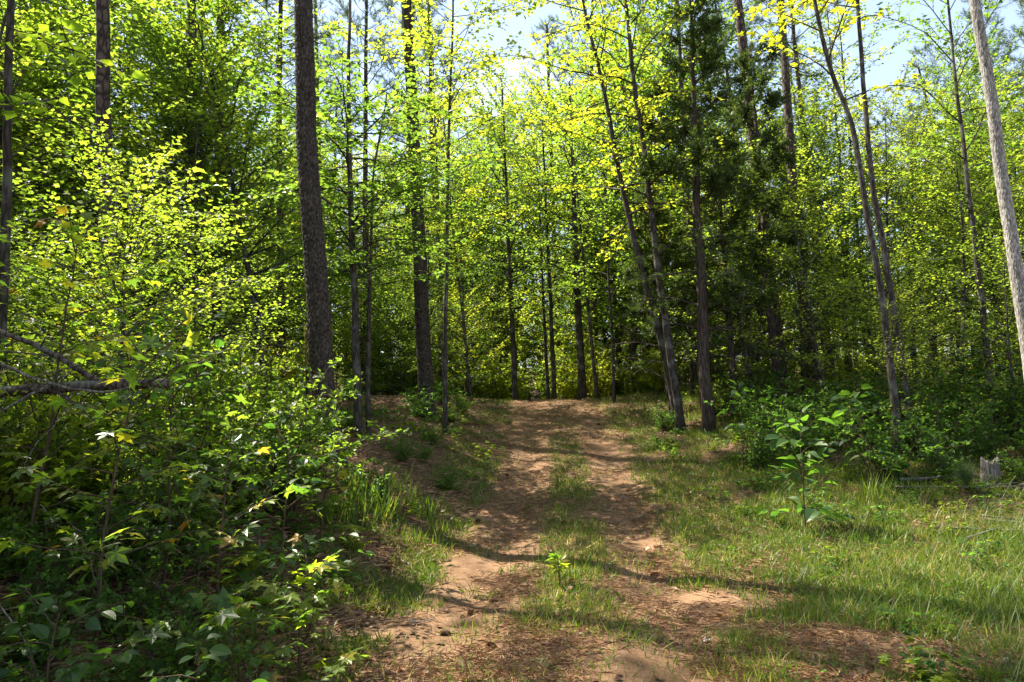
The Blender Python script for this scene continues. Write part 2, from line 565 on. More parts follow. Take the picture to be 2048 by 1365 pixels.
def grow(path, r0, r1, seed, crown_from=.25, reach=2.2, limbs=36, leaf=.1, tmpl=WIDE2, per_twig=9, top=1.0, sides=7,
         elev=(.25, .75), leafmat='leaf', bark='smooth_bark', shape='round', gap=.22, only=None, droop=.25, twig_len=.55):
    """a broadleaved tree on a given trunk path: returns trunk mesh, crown mesh"""
    r = np.random.default_rng(seed)
    path = np.asarray(path, float)
    tb, cb = MB(), MB()
    rad = r0 + (r1 - r0) * np.linspace(0, 1, len(path)) ** .9
    rad[0] *= 1.35
    tb.tube(path, rad, sides)
    P, D, N = [], [], []
    for k in range(limbs):
        t = crown_from + (top - crown_from) * (k + r.random()) / limbs
        p0 = path_at(path, np.array(t))
        az = k * 2.39996 + r.normal(0, .5)
        q = (t - crown_from) / (1 - crown_from)
        if shape == 'round':
            L = reach * (.45 + .9 * math.sin(math.pi * min(.98, .15 + .8 * q))) * r.uniform(.55, 1.1)
        else:
            L = reach * (1.05 - .75 * q) * r.uniform(.6, 1.1)
        if only is not None:
            az = only[0] + r.normal(0, only[1])
        e = r.uniform(*elev) + .35 * q
        d = np.array((math.cos(az) * math.cos(e), math.sin(az) * math.cos(e), math.sin(e)))
        lp = wander(p0, d, L, 6, r, .13, -.05)
        rr = max(.006, (r0 + (r1 - r0) * t) * .42 * min(1, L / reach + .2))
        tb.tube(lp, np.linspace(rr, .004, 7), 5, cap=False)
        nt = max(3, int(L / gap * 1.6))
        for j in range(nt):
            u = .16 + .84 * (j + r.random()) / nt
            q0 = path_at(lp, np.array(u))
            dl = path_at(lp, np.array(min(1, u + .05))) - path_at(lp, np.array(max(0, u - .05)))
            dl /= np.linalg.norm(dl) + 1e-9
            side = np.cross(dl, UP) * (1 if j % 2 else -1)
            dd = dl * r.uniform(.4, 1) + side * r.uniform(.3, 1.1) + UP * r.normal(.02, .16)
            dd /= np.linalg.norm(dd)
            tl = twig_len * r.uniform(.5, 1.2) * (1.15 - .45 * u)
            q1 = q0 + dd * tl + UP * (-.06 * tl)
            cb.tube(np.array([q0, (q0 + q1) / 2 + r.normal(0, .015, 3), q1]), (.005, .004, .002), 3, 1, False)
            m = max(3, int(per_twig * tl / twig_len * r.uniform(.7, 1.2)))
            s = np.linspace(.12, 1, m)
            pos = q0 + s[:, None] * (q1 - q0) + r.normal(0, .02, (m, 3))
            sg = np.where(np.arange(m) % 2, 1, -1)[:, None]
            sd = np.cross(dd, UP)
            sd /= np.linalg.norm(sd) + 1e-9
            dv = dd * r.uniform(.2, 1, (m, 1)) + sg * sd * r.uniform(.4, 1, (m, 1)) + r.normal(0, .25, (m, 3)) - UP * droop * r.random((m, 1))
            P.append(pos), D.append(dv)
            N.append(UP + r.normal(0, .33, (m, 3)))
    P, D, N = np.concatenate(P), np.concatenate(D), np.concatenate(N)
    sc_ = leaf * r.uniform(.6, 1.2, len(P))
    clump = vnoise(P[:, 0] * 1.3 + P[:, 2], P[:, 1] * 1.3 - P[:, 2] * .7, seed)
    rnd = np.clip(.25 + .35 * clump + r.normal(0, .17, len(P)) + (r.random(len(P)) < .03) * .6, 0, 1)
    cb.stamp(tmpl[0], tmpl[1], P, frames(D, N), sc_, rnd, 0)
    return tb.mesh('trunk', [bark]), cb.mesh('crown', [leafmat, bark], smooth=False)


def plates(n, sides, L, radm, cw, ch, depth, seed):
    """cracked bark plates: raised cells with furrows between them"""
    r = np.random.default_rng(seed)
    nu = max(3, int(2 * math.pi * radm / cw))
    nv = int(L / ch) + 2
    ju, jv = r.random((nv + 4, nu)), r.random((nv + 4, nu))
    hh = r.random((nv + 4, nu))
    u = (np.arange(sides) / sides * nu)[None] + 0 * np.zeros((n, 1))
    v = (np.linspace(0, L / ch, n))[:, None] + 0 * u
    wob = (fbm(u * .9, v * .9, seed) - .45) * .9
    u2, v2 = u + wob, v + wob * .6
    f1 = np.full(u.shape, 9.)
    f2 = np.full(u.shape, 9.)
    hc = np.zeros(u.shape)
    for di in (-1, 0, 1):
        for dj in (-1, 0, 1):
            ci, cj = np.floor(u2).astype(int) + di, np.floor(v2).astype(int) + dj
            cjj = np.clip(cj + 2, 0, nv + 3)
            d = np.hypot(ci + ju[cjj, ci % nu] - u2, cj + jv[cjj, ci % nu] - v2)
            c = d < f1
            f2 = np.where(c, f1, np.minimum(f2, d))
            hc = np.where(c, hh[cjj, ci % nu], hc)
            f1 = np.where(c, d, f1)
    e = sstep(.02, .3, f2 - f1)
    return depth * (e * (.55 + .45 * hc) - .7) + depth * .4 * (fbm(u * 6, v * 5, seed + 5) - .45)


def pine_crown(seed, base, top, reach, nb=46, tufts=22, needle=.19, per=11):
    """needle crown from height base to top about the origin axis"""
    r = np.random.default_rng(seed)
    cb = MB()
    P, D = [], []
    for k in range(nb):
        q = (k + r.random()) / nb
        z = base + (top - base) * q
        az = k * 2.4 + r.normal(0, .4)
        L = reach * (1.05 - .8 * q ** 1.3) * r.uniform(.55, 1.1) * (1 if q > .12 else .75)
        e = .05 + .75 * q + r.normal(0, .12)
        d = np.array((math.cos(az) * math.cos(e), math.sin(az) * math.cos(e), math.sin(e)))
        lp = wander((0, 0, z), d, L, 6, r, .12, .07)
        cb.tube(lp, np.linspace(.03 * (1.2 - q), .006, 7), 4, 1, False)
        for j in range(int(tufts * (.5 + L / reach * .6))):
            u = .3 + .7 * r.random() ** .7
            q0 = path_at(lp, np.array(u))
            dd = (lp[-1] - lp[0]) / L * .5 + r.normal(0, .5, 3) + UP * .2
            dd /= np.linalg.norm(dd)
            q1 = q0 + dd * r.uniform(.15, .5)
            cb.tube(np.array([q0, q1]), (.007, .004), 3, 1, False)
            for w in (.45, .75, 1.0):
                P.append(q0 + (q1 - q0) * w)
                D.append(dd)
    P, D = np.array(P), np.array(D)
    n = len(P)
    PP, DD = np.repeat(P, per, 0), np.repeat(D, per, 0)
    dv = DD * .8 + r.normal(0, .62, PP.shape)
    T = (np.array([(-.022, 0, 0), (.022, 0, 0), (0, 1, 0)]), np.array([(0, 1, 2)]))
    rnd = np.repeat(np.clip(r.normal(.45, .2, n), 0, 1), per)
    cb.stamp(*T, PP, frames(dv, r.normal(0, 1, PP.shape)), needle * r.uniform(.7, 1.2, len(PP)), rnd, 0)
    return cb.mesh('crown', ['needle', 'pine_bark'], smooth=False)


def cedar_crown(path, seed, z0, reach, nb=70, top=1.0, dead=.25, per=26):
    """scale-leaved sprays on sweeping branches, bare dead twigs low down"""
    r = np.random.default_rng(seed)
    path = np.asarray(path, float)
    cb = MB()
    P, D = [], []
    for k in range(nb):
        q = (k + r.random()) / nb
        t = z0 + (top - z0) * q
        p0 = path_at(path, np.array(t))
        az = k * 2.4 + r.normal(0, .5)
        L = reach * (1.0 - .72 * q) * r.uniform(.5, 1.15)
        e = .05 + .5 * q + r.normal(0, .2)
        d = np.array((math.cos(az) * math.cos(e), math.sin(az) * math.cos(e), math.sin(e)))
        lp = wander(p0, d, L, 6, r, .16, -.02)
        cb.tube(lp, np.linspace(.02, .004, 7), 4, 1, False)
        bare = q < dead
        for j in range(int(L * (7 if bare else 15)) + 3):
            u = .2 + .8 * r.random()
            q0 = path_at(lp, np.array(u))
            dd = (lp[-1] - lp[0]) / L * .7 + r.normal(0, .55, 3) + UP * .05
            dd /= np.linalg.norm(dd)
            q1 = q0 + dd * r.uniform(.15, .5) * (1.2 - .5 * u)
            cb.tube(np.array([q0, (q0 + q1) / 2 + r.normal(0, .02, 3), q1]), (.005, .004, .002), 3, 2 if bare else 1, False)
            if not bare or r.random() < .25:
                for w in np.linspace(.25, 1, 4):
                    P.append(q0 + (q1 - q0) * w)
                    D.append(dd)
    P, D = np.array(P), np.array(D)
    PP, DD = np.repeat(P, per // 2, 0), np.repeat(D, per // 2, 0)
    dv = DD * .9 + r.normal(0, .55, PP.shape)
    T = (np.array([(0, 0, 0), (-.11, .45, .03), (0, 1, 0), (.11, .45, -.03)]), np.array([(0, 2, 1), (0, 3, 2)]))
    rnd = np.repeat(np.clip(r.normal(.4, .22, len(P)), 0, 1), per // 2)
    cb.stamp(*T, PP + r.normal(0, .02, PP.shape), frames(dv, r.normal(0, 1, PP.shape)), .1 * r.uniform(.6, 1.3, len(PP)), rnd, 0)
    return cb.mesh('crown', ['cedar', 'cedar_bark', 'dead_wood'], smooth=False)


# ------------------------------------------------------------------ the ground and the track
def axis(fine0, fine1, step, lo, hi):
    a = list(np.arange(fine0, fine1 + 1e-6, step))
    s, x = step, fine1
    while x < hi:
        s *= 1.22
        x += s
        a.append(x)
    s, x = step, fine0
    while x > lo:
        s *= 1.22
        x -= s
        a.insert(0, x)
    return np.array(a)


def sheet(xs, ys):
    X, Y = np.meshgrid(xs, ys)
    nx, ny = len(xs), len(ys)
    i = (np.arange(ny - 1)[:, None] * nx + np.arange(nx - 1)[None]).ravel()
    F = np.stack([i, i + 1, i + nx + 1, i + nx], 1)
    return X.ravel(), Y.ravel(), F


mb = MB()
gx, gy, gf = sheet(axis(-7, 9, .09, -320, 320), axis(2, 22, .09, -70, 420))
mb.add(np.stack([gx, gy, ground(gx, gy)], 1), gf)
g = link('forest_floor', mb.mesh('forest_floor', ['floor']), kind='structure')
g['label'] = 'brown leaf-strewn forest soil under the trees'

mb = MB()
tu, tv, tf = sheet(np.linspace(-1.9, 1.9, 64), np.concatenate([np.arange(1, 24, .07), np.arange(24, 26.5, .4)]))
tx = trail_x(tv) + tu
edge = HALF - .12 + .55 * (fbm(tx * 1.1, tv * 1.1, 51) - .45) + .3 * sstep(7, 3, tv)
tz = ground(tx, tv) + .014 - .09 * sstep(edge - .12, edge + .3, np.abs(tu)) \
    - .05 * sstep(.38, .12, np.abs(tu + .35 * (fbm(tv * .7, tv * 0, 77) - .45))) * sstep(.35, .55, fbm(tx * 1.3, tv * .6, 61)) * sstep(5.5, 8, tv)
mb.add(np.stack([tx, tv, tz], 1), tf)
t = link('dirt_track', mb.mesh('dirt_track', ['trail']), kind='structure')
t['label'] = 'two-rut reddish dirt track climbing through the woods'
print('ground done')

# ------------------------------------------------------------------ trees
def px_path(pts, depth, height, wob=.02, seed=0, n=34, d1=None):
    """trunk line through picture points at one distance, carried down to the soil and up to its full height"""
    r = np.random.default_rng(seed)
    P = np.array([at(x, y, depth if d1 is None else depth + (d1 - depth) * k / (len(pts) - 1)) for k, (x, y) in enumerate(pts)])
    P = P[np.argsort(P[:, 2])]
    lo = P[0] - P[1] if len(P) > 1 else -UP
    lo = lo / -lo[2]
    lo[:2] *= .6
    p = P[0].copy()
    for _ in range(400):
        if p[2] <= float(ground(p[0], p[1])) - .05:
            break
        p = p + lo * .03
    if abs(p[2] - P[0][2]) > .1:
        P = np.vstack([p, P])
    else:
        P[0] = p
    top = P[0][2] + height
    if P[-1][2] < top:
        hi = P[-1] - P[-2]
        hi = hi / hi[2]
        hi[:2] *= .7
        P = np.vstack([P, P[-1] + hi * (top - P[-1][2])])
    z = np.linspace(P[0][2], P[-1][2], n)
    xs, ys = np.interp(z, P[:, 2], P[:, 0]), np.interp(z, P[:, 2], P[:, 1])
    k = np.array([.25, .5, .25])
    for _ in range(2):
        xs[1:-1] = np.convolve(xs, k, 'valid')
        ys[1:-1] = np.convolve(ys, k, 'valid')
    xs[1:-1] += wob * (fbm(z[1:-1] * .9, z[1:-1] * 0, seed) - .45)
    ys[1:-1] += wob * 2 * (fbm(z[1:-1] * .9, z[1:-1] * 0 + 5, seed + 9) - .45)
    return np.stack([xs, ys, z], 1)


def put_tree(name, label, cat, path, trunk, crowns, group=None):
    """path in world space, meshes local to its foot"""
    o = thing(name, label, cat, path[0], group=group)
    link('trunk', trunk, o)
    for c in crowns:
        me, loc, rz, s = c
        q = link('crown', me, o, loc)
        q.rotation_euler = (0, 0, rz)
        q.scale = (s,) * 3
    return o


PINE_CROWNS = [pine_crown(101 + k, 0, 7.5 + k, 2.5 + .2 * k) for k in range(3)]


def pine_trunk(path, r0, r1, seed, fine=False, bark='pine_bark', stubs=9):
    r = np.random.default_rng(seed)
    L = path[-1][2] - path[0][2]
    loc = path - path[0]
    mbt = MB()
    if fine:
        n, sides = int(9.0 / .018), 96
        zz = np.concatenate([np.linspace(0, 9.0, n), np.linspace(9.3, L, 24)])
        loc2 = np.stack([np.interp(zz, loc[:, 2], loc[:, 0]), np.interp(zz, loc[:, 2], loc[:, 1]), zz], 1)
        d = plates(len(zz), sides, L, r0, r0 * .27, r0 * .62, r0 * .085, seed)
        bark = 'pale_plate' if bark == 'pale_bark' else 'plate_bark'
    else:
        sides = 12
        zz = np.linspace(0, L, 60)
        loc2 = np.stack([np.interp(zz, loc[:, 2], loc[:, 0]), np.interp(zz, loc[:, 2], loc[:, 1]), zz], 1)
        d = r0 * .08 * (r.random((len(zz), sides)) - .5)
    rad = r0 + (r1 - r0) * zz / L + r0 * .65 * np.exp(-zz / .16)
    mbt.tube(loc2, rad, sides, disp=d)
    for _ in range(stubs):
        z = r.uniform(.25, .62) * L
        p0 = np.array([np.interp(z, loc[:, 2], loc[:, 0]), np.interp(z, loc[:, 2], loc[:, 1]), z])
        az = r.uniform(0, 6.28)
        lp = wander(p0, (math.cos(az), math.sin(az), r.uniform(-.1, .45)), r.uniform(.3, 1.4), 4, r, .15)
        mbt.tube(lp, np.linspace(.016, .005, 5), 4, cap=False)
    return mbt.mesh('trunk', [bark])


def hero_pine(label, pts, depth, r0, height, crown_z, seed, fine=False, bark='pine_bark', name='pine_tree', cs=1.0, stubs=9, wob=.05):
    path = px_path(pts, depth, height, wob, seed)
    tr = pine_trunk(path, r0, r0 * .35, seed, fine, bark, stubs)
    loc = path - path[0]
    c = (np.interp(crown_z, loc[:, 2], loc[:, 0]), np.interp(crown_z, loc[:, 2], loc[:, 1]), crown_z)
    me = PINE_CROWNS[seed % 3]
    return put_tree(name, label, 'tree', path, tr, [(me, c, seed * 1.7, cs * (height - crown_z) / (7.5 + seed % 3))])


hero_pine('tall pine with dark cracked bark on the bank beside the track', [(606, 0), (612, 200), (622, 430), (635, 600), (648, 780), (655, 885)],
          9.2, .168, 17, 10.5, 1, True)
hero_pine('straight dark pine rising just up the bank from the track crest', [(812, 0), (824, 200), (838, 480), (846, 650), (853, 815)], 16, .185, 19, 12, 2, True)
hero_pine('pale grey pine with bright sunlit trunk leaning over the open grass', [(1948, 0), (1968, 120), (1990, 260), (2015, 420), (2042, 600), (2062, 740)],
          8.0, .086, 13, 9.5, 3, True, 'pale_bark', cs=.7, stubs=0)
hero_pine('thick pine trunk half hidden behind yellow-green saplings', [(204, 0), (206, 200), (212, 420), (216, 560)], 9.4, .12, 15.5, 9.4, 4)
hero_pine('dark pine with a thin stem growing close against it', [(384, 0), (386, 280), (389, 560)], 15, .15, 16, 11.5, 5, cs=.8)
hero_pine('stout pine standing among the dark cedars', [(1474, 0), (1490, 130), (1518, 380), (1532, 500), (1556, 700)], 17, .175, 19, 11, 6)
hero_pine('slender pine between the cedars and the crooked sweetgum', [(1568, 100), (1590, 420), (1606, 580), (1628, 770)], 17.5, .15, 18, 11, 7)
hero_pine('thin grey pine behind the slender pine near the cedars', [(1606, 250), (1640, 560), (1662, 740)], 21, .105, 17, 10, 8)

DEC = dict(pine=None)


def hero_tree(label, pts, depth, r0, height, seed, name='sweetgum_tree', d1=None, wob=.06, **kw):
    path = px_path(pts, depth, height, wob, seed, d1=d1)
    tr, cr = grow(path - path[0], r0, r0 * .22, seed, **kw)
    return put_tree(name, label, 'tree', path, tr, [(cr, (0, 0, 0), 0, 1)])


hero_tree('dark slim sweetgum rising from the thicket with large star leaves', [(20, 0), (16, 150), (8, 300), (6, 480)], 5.2, .048, 8, 21,
          crown_from=.62, reach=1.3, limbs=10, leaf=.11, tmpl=STAR, leafmat='leaf_star', per_twig=7)
hero_tree('slender straight tree just uphill of the big bank pine', [(700, 0), (697, 250), (703, 480), (712, 700), (718, 850)], 11.5, .078, 9.0, 22,
          crown_from=.3, top=.62, reach=1.9, limbs=32, leaf=.1, per_twig=11, elev=(.0, .45))
hero_tree('thin dark sapling trunk beside the slender straight tree', [(772, 200), (748, 340), (740, 560), (736, 840)], 11.8, .05, 6.2, 23,
          crown_from=.42, top=.9, reach=2.0, limbs=30, leaf=.1, per_twig=11, elev=(.0, .5))
hero_tree('thin stem growing close against a dark pine', [(404, 100), (400, 380), (402, 570)], 14.5, .05, 10, 24, crown_from=.35, reach=1.9, limbs=26, leaf=.1)
hero_tree('narrow grey stem in the dim wood past the second pine', [(872, 300), (880, 500), (889, 790)], 19, .06, 11, 25, crown_from=.35, reach=2.2, limbs=30)
hero_tree('thin leaning stem beside a narrow grey stem', [(905, 450), (922, 600), (942, 790)], 20, .05, 9, 26, crown_from=.4, reach=2.0, limbs=26)
hero_tree('tall dark tree leaning behind another leaning tree by the track', [(1165, 0), (1192, 110), (1218, 230), (1238, 340), (1262, 460), (1300, 600), (1335, 730), (1352, 830)],
          15.8, .095, 13.5, 27, crown_from=.34, reach=2.0, limbs=40, leaf=.105, tmpl=WIDE2, leafmat='leaf_gold', gap=.26, per_twig=10, elev=(0, .5))
hero_tree('bare-trunked tree leaning out over the track verge', [(1252, 0), (1266, 150), (1290, 320), (1310, 480), (1326, 620), (1346, 750), (1360, 842)],
          15.2, .10, 14, 28, crown_from=.36, reach=2.0, limbs=38, leaf=.105, tmpl=WIDE2, gap=.26, per_twig=10, elev=(0, .5))
hero_tree('crooked sweetgum with golden leaves and a kinked trunk', [(1640, 60), (1652, 110), (1668, 178), (1690, 204), (1704, 230), (1712, 290), (1727, 390), (1746, 490), (1766, 610), (1782, 740)],
          11.5, .072, 12, 29, wob=.02, crown_from=.52, reach=2.3, limbs=20, leaf=.1, tmpl=STAR, leafmat='leaf_gold', per_twig=7, gap=.3)
hero_tree('straight slim tree beside the crooked sweetgum', [(1714, 30), (1726, 190), (1746, 390), (1776, 540), (1796, 660), (1808, 750)],
          11.8, .068, 13, 30, crown_from=.6, reach=2.1, limbs=18, leaf=.1, tmpl=STAR, leafmat='leaf_gold', per_twig=7, gap=.3)
hero_tree('grey-trunked tree standing past the crest of the track', [(1024, 640), (1028, 720), (1031, 800)], 24, .115, 12, 31, crown_from=.35, reach=2.6, limbs=34)
hero_tree('dark stout trunk on the grassy shoulder of the crest', [(1156, 600), (1161, 720), (1164, 786)], 22.5, .15, 11, 32, crown_from=.28, reach=2.4, limbs=34)
hero_tree('slim trunk nearest the grey-trunked tree past the crest', [(1088, 640), (1093, 740), (1096, 796)], 25, .08, 10, 33, crown_from=.3, reach=2.2, limbs=28)
hero_tree('dark straight trunk between the grey-trunked tree and crest shoulder trunk', [(1101, 620), (1106, 720), (1108, 796)], 24, .1, 11, 34, crown_from=.32, reach=2.2, limbs=28)
hero_tree('slim leaning trunk on the verge at the crest', [(1176, 620), (1184, 690), (1194, 788)], 20.5, .065, 9, 35, crown_from=.3, reach=2.0, limbs=28)
hero_tree('slim dark trunk on the verge between crest and leaning trees', [(1222, 640), (1226, 720), (1228, 788)], 19.5, .055, 8, 36, crown_from=.3, reach=1.9, limbs=26)
hero_tree('dark trunk deep in the shrubs below the pale grey pine', [(1936, 380), (1956, 560), (1976, 730)], 13, .07, 10, 37, crown_from=.5, reach=1.8, limbs=20)
hero_tree('spindly grey tree behind the straight slim tree', [(1680, 330), (1692, 470), (1704, 620)], 22, .07, 14, 38, crown_from=.5, reach=2.0, limbs=24)
hero_tree('spindly tree paired beside another spindly grey tree', [(1705, 350), (1717, 480), (1732, 620)], 22.5, .07, 14, 39, crown_from=.5, reach=2.0, limbs=24)

hero_tree('thin tree beside the straight dark pine arching over the track', [(905, 60), (897, 300), (893, 560), (890, 800)], 14.5, .055, 12.5, 45,
          crown_from=.5, reach=2.2, limbs=34, leaf=.105, per_twig=10, elev=(0, .5))

# cedars
def hero_cedar(label, pts, depth, r0, height, seed, z0, reach, nb, dead):
    path = px_path(pts, depth, height, .12, seed)
    tb = MB()
    loc = path - path[0]
    tb.tube(loc, np.linspace(r0 * 1.15, .02, len(loc)), 10, disp=r0 * .16 * (np.random.default_rng(seed).random((len(loc), 10)) - .5))
    return put_tree('cedar_tree', label, 'tree', path, tb.mesh('trunk', ['cedar_bark']), [(cedar_crown(loc, seed, z0, reach, nb, 1.0, dead), (0, 0, 0), 0, 1)])


hero_cedar('dark cedar with a bare lower trunk beside the leaning trees', [(1384, 60), (1390, 250), (1398, 500), (1404, 660), (1416, 852)], 14.8, .13, 10.5, 41, .2, 1.9, 54, .34)
hero_cedar('broad dark cedar behind the bare-trunked cedar', [(1500, 120), (1520, 350), (1536, 560), (1552, 740)], 16.2, .11, 9.0, 42, .12, 2.0, 54, .25)
hero_cedar('small scraggly cedar with dead grey twigs along the verge', [(1290, 400), (1310, 560), (1330, 700), (1342, 800)], 17, .07, 5.5, 43, .15, 1.7, 46, .3)
hero_cedar('slim dark cedar between the two larger cedars', [(1440, 330), (1450, 560), (1466, 760)], 15.6, .08, 6.8, 44, .14, 1.7, 50, .25)

# understorey kinds
KINDS = []
for k, (H, R_, nl, lf, tm, lm) in enumerate([
        (7.0, 2.1, 40, .095, WIDE2, 'leaf'), (8.5, 2.4, 54, .10, WIDE2, 'leaf'), (6.0, 2.0, 38, .095, WIDE2, 'leaf_star'),
        (9.5, 2.5, 58, .11, OVAL2, 'leaf'), (5.0, 2.1, 44, .09, WIDE2, 'leaf')]):
    rr = np.random.default_rng(300 + k)
    pth = wander((0, 0, -.1), (rr.normal(0, .05), rr.normal(0, .05), 1), H, 16, rr, .03, .02)
    KINDS.append((H, *grow(pth, .028 + .006 * H, .008, 300 + k, crown_from=(.14, .15, .16, .18, .04)[k], per_twig=9, gap=.2, reach=R_, limbs=nl, leaf=lf, tmpl=tm, leafmat=lm, sides=6)))
LOOK = ['yellow-green broadleaf sapling tree', 'tall leafy young broadleaf tree', 'young sweetgum with a layered crown', 'lanky fine-leaved young tree', 'low bushy broadleaf tree']

SKY_X = np.array([-400, 800, 900, 950, 985, 1025, 1045, 1120, 1300, 1640, 1720, 1790, 1880, 1930, 2048, 2400])
SKY_Y = np.array([-400, -350, -250, 60, 230, 220, 20, -200, -300, -150, 100, 260, 270, 100, -100, -200])


def max_height(x, y, reach=0.0):
    px = 1024 + FPX * x / max(y, .5)
    return 1.6 + y * (819 - float(np.interp(px, SKY_X, SKY_Y))) / FPX


placed = []
# places the photograph shows in sunlight: no young tree grows where it would put its crown across them
LIT = [on_ground(*q) for q in [(1000, 1080), (1100, 1100), (1250, 1090), (900, 1130), (1320, 1180), (1450, 1000), (1600, 1080), (1750, 1100), (1900, 1220),
                               (1500, 1120), (1350, 900), (1700, 980), (1850, 1050), (780, 1000), (870, 1090), (1080, 845), (1640, 1010)]]
LIT += [at(*q) for q in [(1605, 890, 8), (1600, 980, 8)]]
LIT += [at(*q) for q in [(100, 520, 4.5), (300, 560, 4.8), (450, 650, 5), (550, 560, 7), (150, 300, 6), (60, 620, 4.0), (380, 760, 4.4), (560, 760, 5),
                         (950, 650, 18), (1050, 700, 26), (1100, 760, 25), (950, 720, 25), (1000, 600, 28), (900, 700, 22), (800, 650, 22), (700, 650, 18), (1180, 700, 24), (1100, 640, 28), (850, 500, 22),
                         (1100, 600, 22), (1180, 740, 20), (1800, 500, 15), (1900, 650, 12), (1650, 200, 13.5), (1950, 400, 12)]]
LIT = np.array(LIT)
TS = np.arange(1.6, 24, .35)
LRAY = (LIT[:, None] + TS[None, :, None] * np.array(TO_SUN)[None, None]).reshape(-1, 3)


CROWNS = []


def shades(x, y, z0, z1, rad):
    h = (LRAY[:, 2] > z0) & (LRAY[:, 2] < z1) & (np.hypot(LRAY[:, 0] - x, LRAY[:, 1] - y) < rad)
    return bool(h.any())




def free(x, y, gap):
    return all((x - a) ** 2 + (y - b) ** 2 > gap * gap for a, b in placed)


r = np.random.default_rng(77)


def scatter(count, xr, yr, gap, kinds, place, group, hmul=(.8, 1.15), clear=2.4, test=None):
    n = 0
    for _ in range(count * 40):
        if n >= count:
            break
        x, y = r.uniform(*xr), r.uniform(*yr)
        if (y < 26.5 and abs(x - float(trail_x(y))) < clear + (1.0 if y < 24 else 0)) or not free(x, y, gap):
            continue
        if test and not test(x, y):
            continue
        k = int(r.choice(kinds))
        H, tr, cr = KINDS[k]
        s = r.uniform(*hmul)
        top = max_height(x, y)
        if y > 8 and H * s + float(ground(x, y)) > top:
            s = (top - float(ground(x, y))) / H
            if s < .5:
                continue
        zg = float(ground(x, y))
        if y < 45 and shades(x, y, zg + .2 * H * s, zg + H * s, 1.7 * s * H / 7):
            continue
        CROWNS.append((x, y, zg + .2 * H * s, zg + H * s, 1.6 * s * H / 7))
        placed.append((x, y))
        o = thing('young_tree', LOOK[k] + ' ' + place, 'tree', (x, y, float(ground(x, y))), r.uniform(0, 6.28), s, group)
        o.rotation_euler = (r.normal(0, .05), r.normal(0, .05), r.uniform(0, 6.28))
        link('trunk', tr, o)
        link('crown', cr, o)
        n += 1


def pxx(x, y):
    return 1024 + FPX * x / y


scatter(34, (-16, -4), (9, 20), 1.3, [0, 1, 1, 3], 'in the wood behind the big bank pine', 'young trees on the bank', (.9, 1.45), test=lambda x, y: pxx(x, y) < 560 or y > 17)
scatter(16, (-9, -3.6), (5.9, 9), 1.0, [4], 'at the back of the leafy thicket', 'young trees at the thicket', (.42, .65), test=lambda x, y: pxx(x, y) < 480)
scatter(26, (4.2, 20), (18, 26), 1.5, [0, 1, 3], 'in the wood behind the cedars', 'young trees behind the cedars')
scatter(12, (5.5, 14), (14, 18.5), 1.4, [0, 3, 0], 'among the trunks beyond the open grass', 'young trees among the trunks', (.7, 1.1))
scatter(9, (7, 14), (11, 16), 1.4, [4], 'among the shrubs beyond the open grass', 'young trees by the grass', (.45, .7))
scatter(14, (-7.5, -1.6), (17, 23), .9, [1, 3, 3], 'beside the straight dark pine up the bank', 'young trees round the second pine', (1.05, 1.5), clear=1.6,
        test=lambda x, y: 640 < pxx(x, y) < 900)
scatter(12, (.4, 6.5), (23, 31), 1.3, [1, 3, 3], 'over the shoulder of the crest', 'tall young trees at the crest shoulder', (1.2, 1.7), clear=.5,
        test=lambda x, y: 1140 < pxx(x, y) < 1320)
scatter(26, (-13, -1.5), (24, 36), 1.3, [0, 1, 3, 3], 'down the far side of the bank', 'young trees down the far side of the bank', (1.15, 1.7), clear=1.0,
        test=lambda x, y: 520 < pxx(x, y) < 925)
scatter(16, (-6, 6), (36, 48), 1.6, [1, 3], 'in the hollow far beyond the crest', 'tall young trees in the far hollow', (1.5, 2.1), clear=0,
        test=lambda x, y: 850 < pxx(x, y) < 1140)
scatter(26, (-7, 12), (23, 34), 1.7, [0, 4, 4], 'just past the crest of the track', 'young trees just past the crest', clear=.9)
scatter(70, (-22, 24), (24, 42), 1.6, [0, 1, 3, 4], 'past the crest of the track', 'young trees past the crest', clear=.3)
scatter(80, (-40, 44), (40, 66), 2.4, [1, 4, 4], 'far off in the deep woods', 'far young trees', (1.0, 1.5), clear=0)

# tall leafy trees whose crowns close the canopy over the bank and the crest
for px, dp, H1, k, lb in [(250, 20, 15.5, 1, 'tall leafy tree beyond the half-hidden thick pine'), (110, 18, 14.5, 3, 'tall fine-leaved tree far behind the broken log'),
                          (340, 21, 16, 1, 'tall leafy tree between the half-hidden and dark pines'), (25, 19, 15, 3, 'tall fine-leaved tree far behind the dark slim sweetgum'),
                          (1265, 24, 17, 1, 'tall leafy tree behind the two leaning trees'),
                          (1330, 27, 18, 3, 'tall fine-leaved tree far behind the leaning trees')]:
    q = at(px, 819, dp)
    H, tr, cr = KINDS[k]
    o = thing('leafy_tree', lb, 'tree', (q[0], q[1], float(ground(q[0], q[1]))), r.uniform(0, 6.28), H1 / H)
    link('trunk', tr, o)
    link('crown', cr, o)
    placed.append((q[0], q[1]))
    CROWNS.append((q[0], q[1], 1 + .2 * H1, 1 + H1, 1.6 * H1 / 7))

# pines deeper in
PT = []
for k in range(3):
    rr = np.random.default_rng(500 + k)
    pth = wander((0, 0, -.1), (rr.normal(0, .03), rr.normal(0, .03), 1), 19, 20, rr, .008, .01)
    PT.append((pth, pine_trunk(pth + (0, 0, .1), .15, .05, 500 + k, stubs=14)))


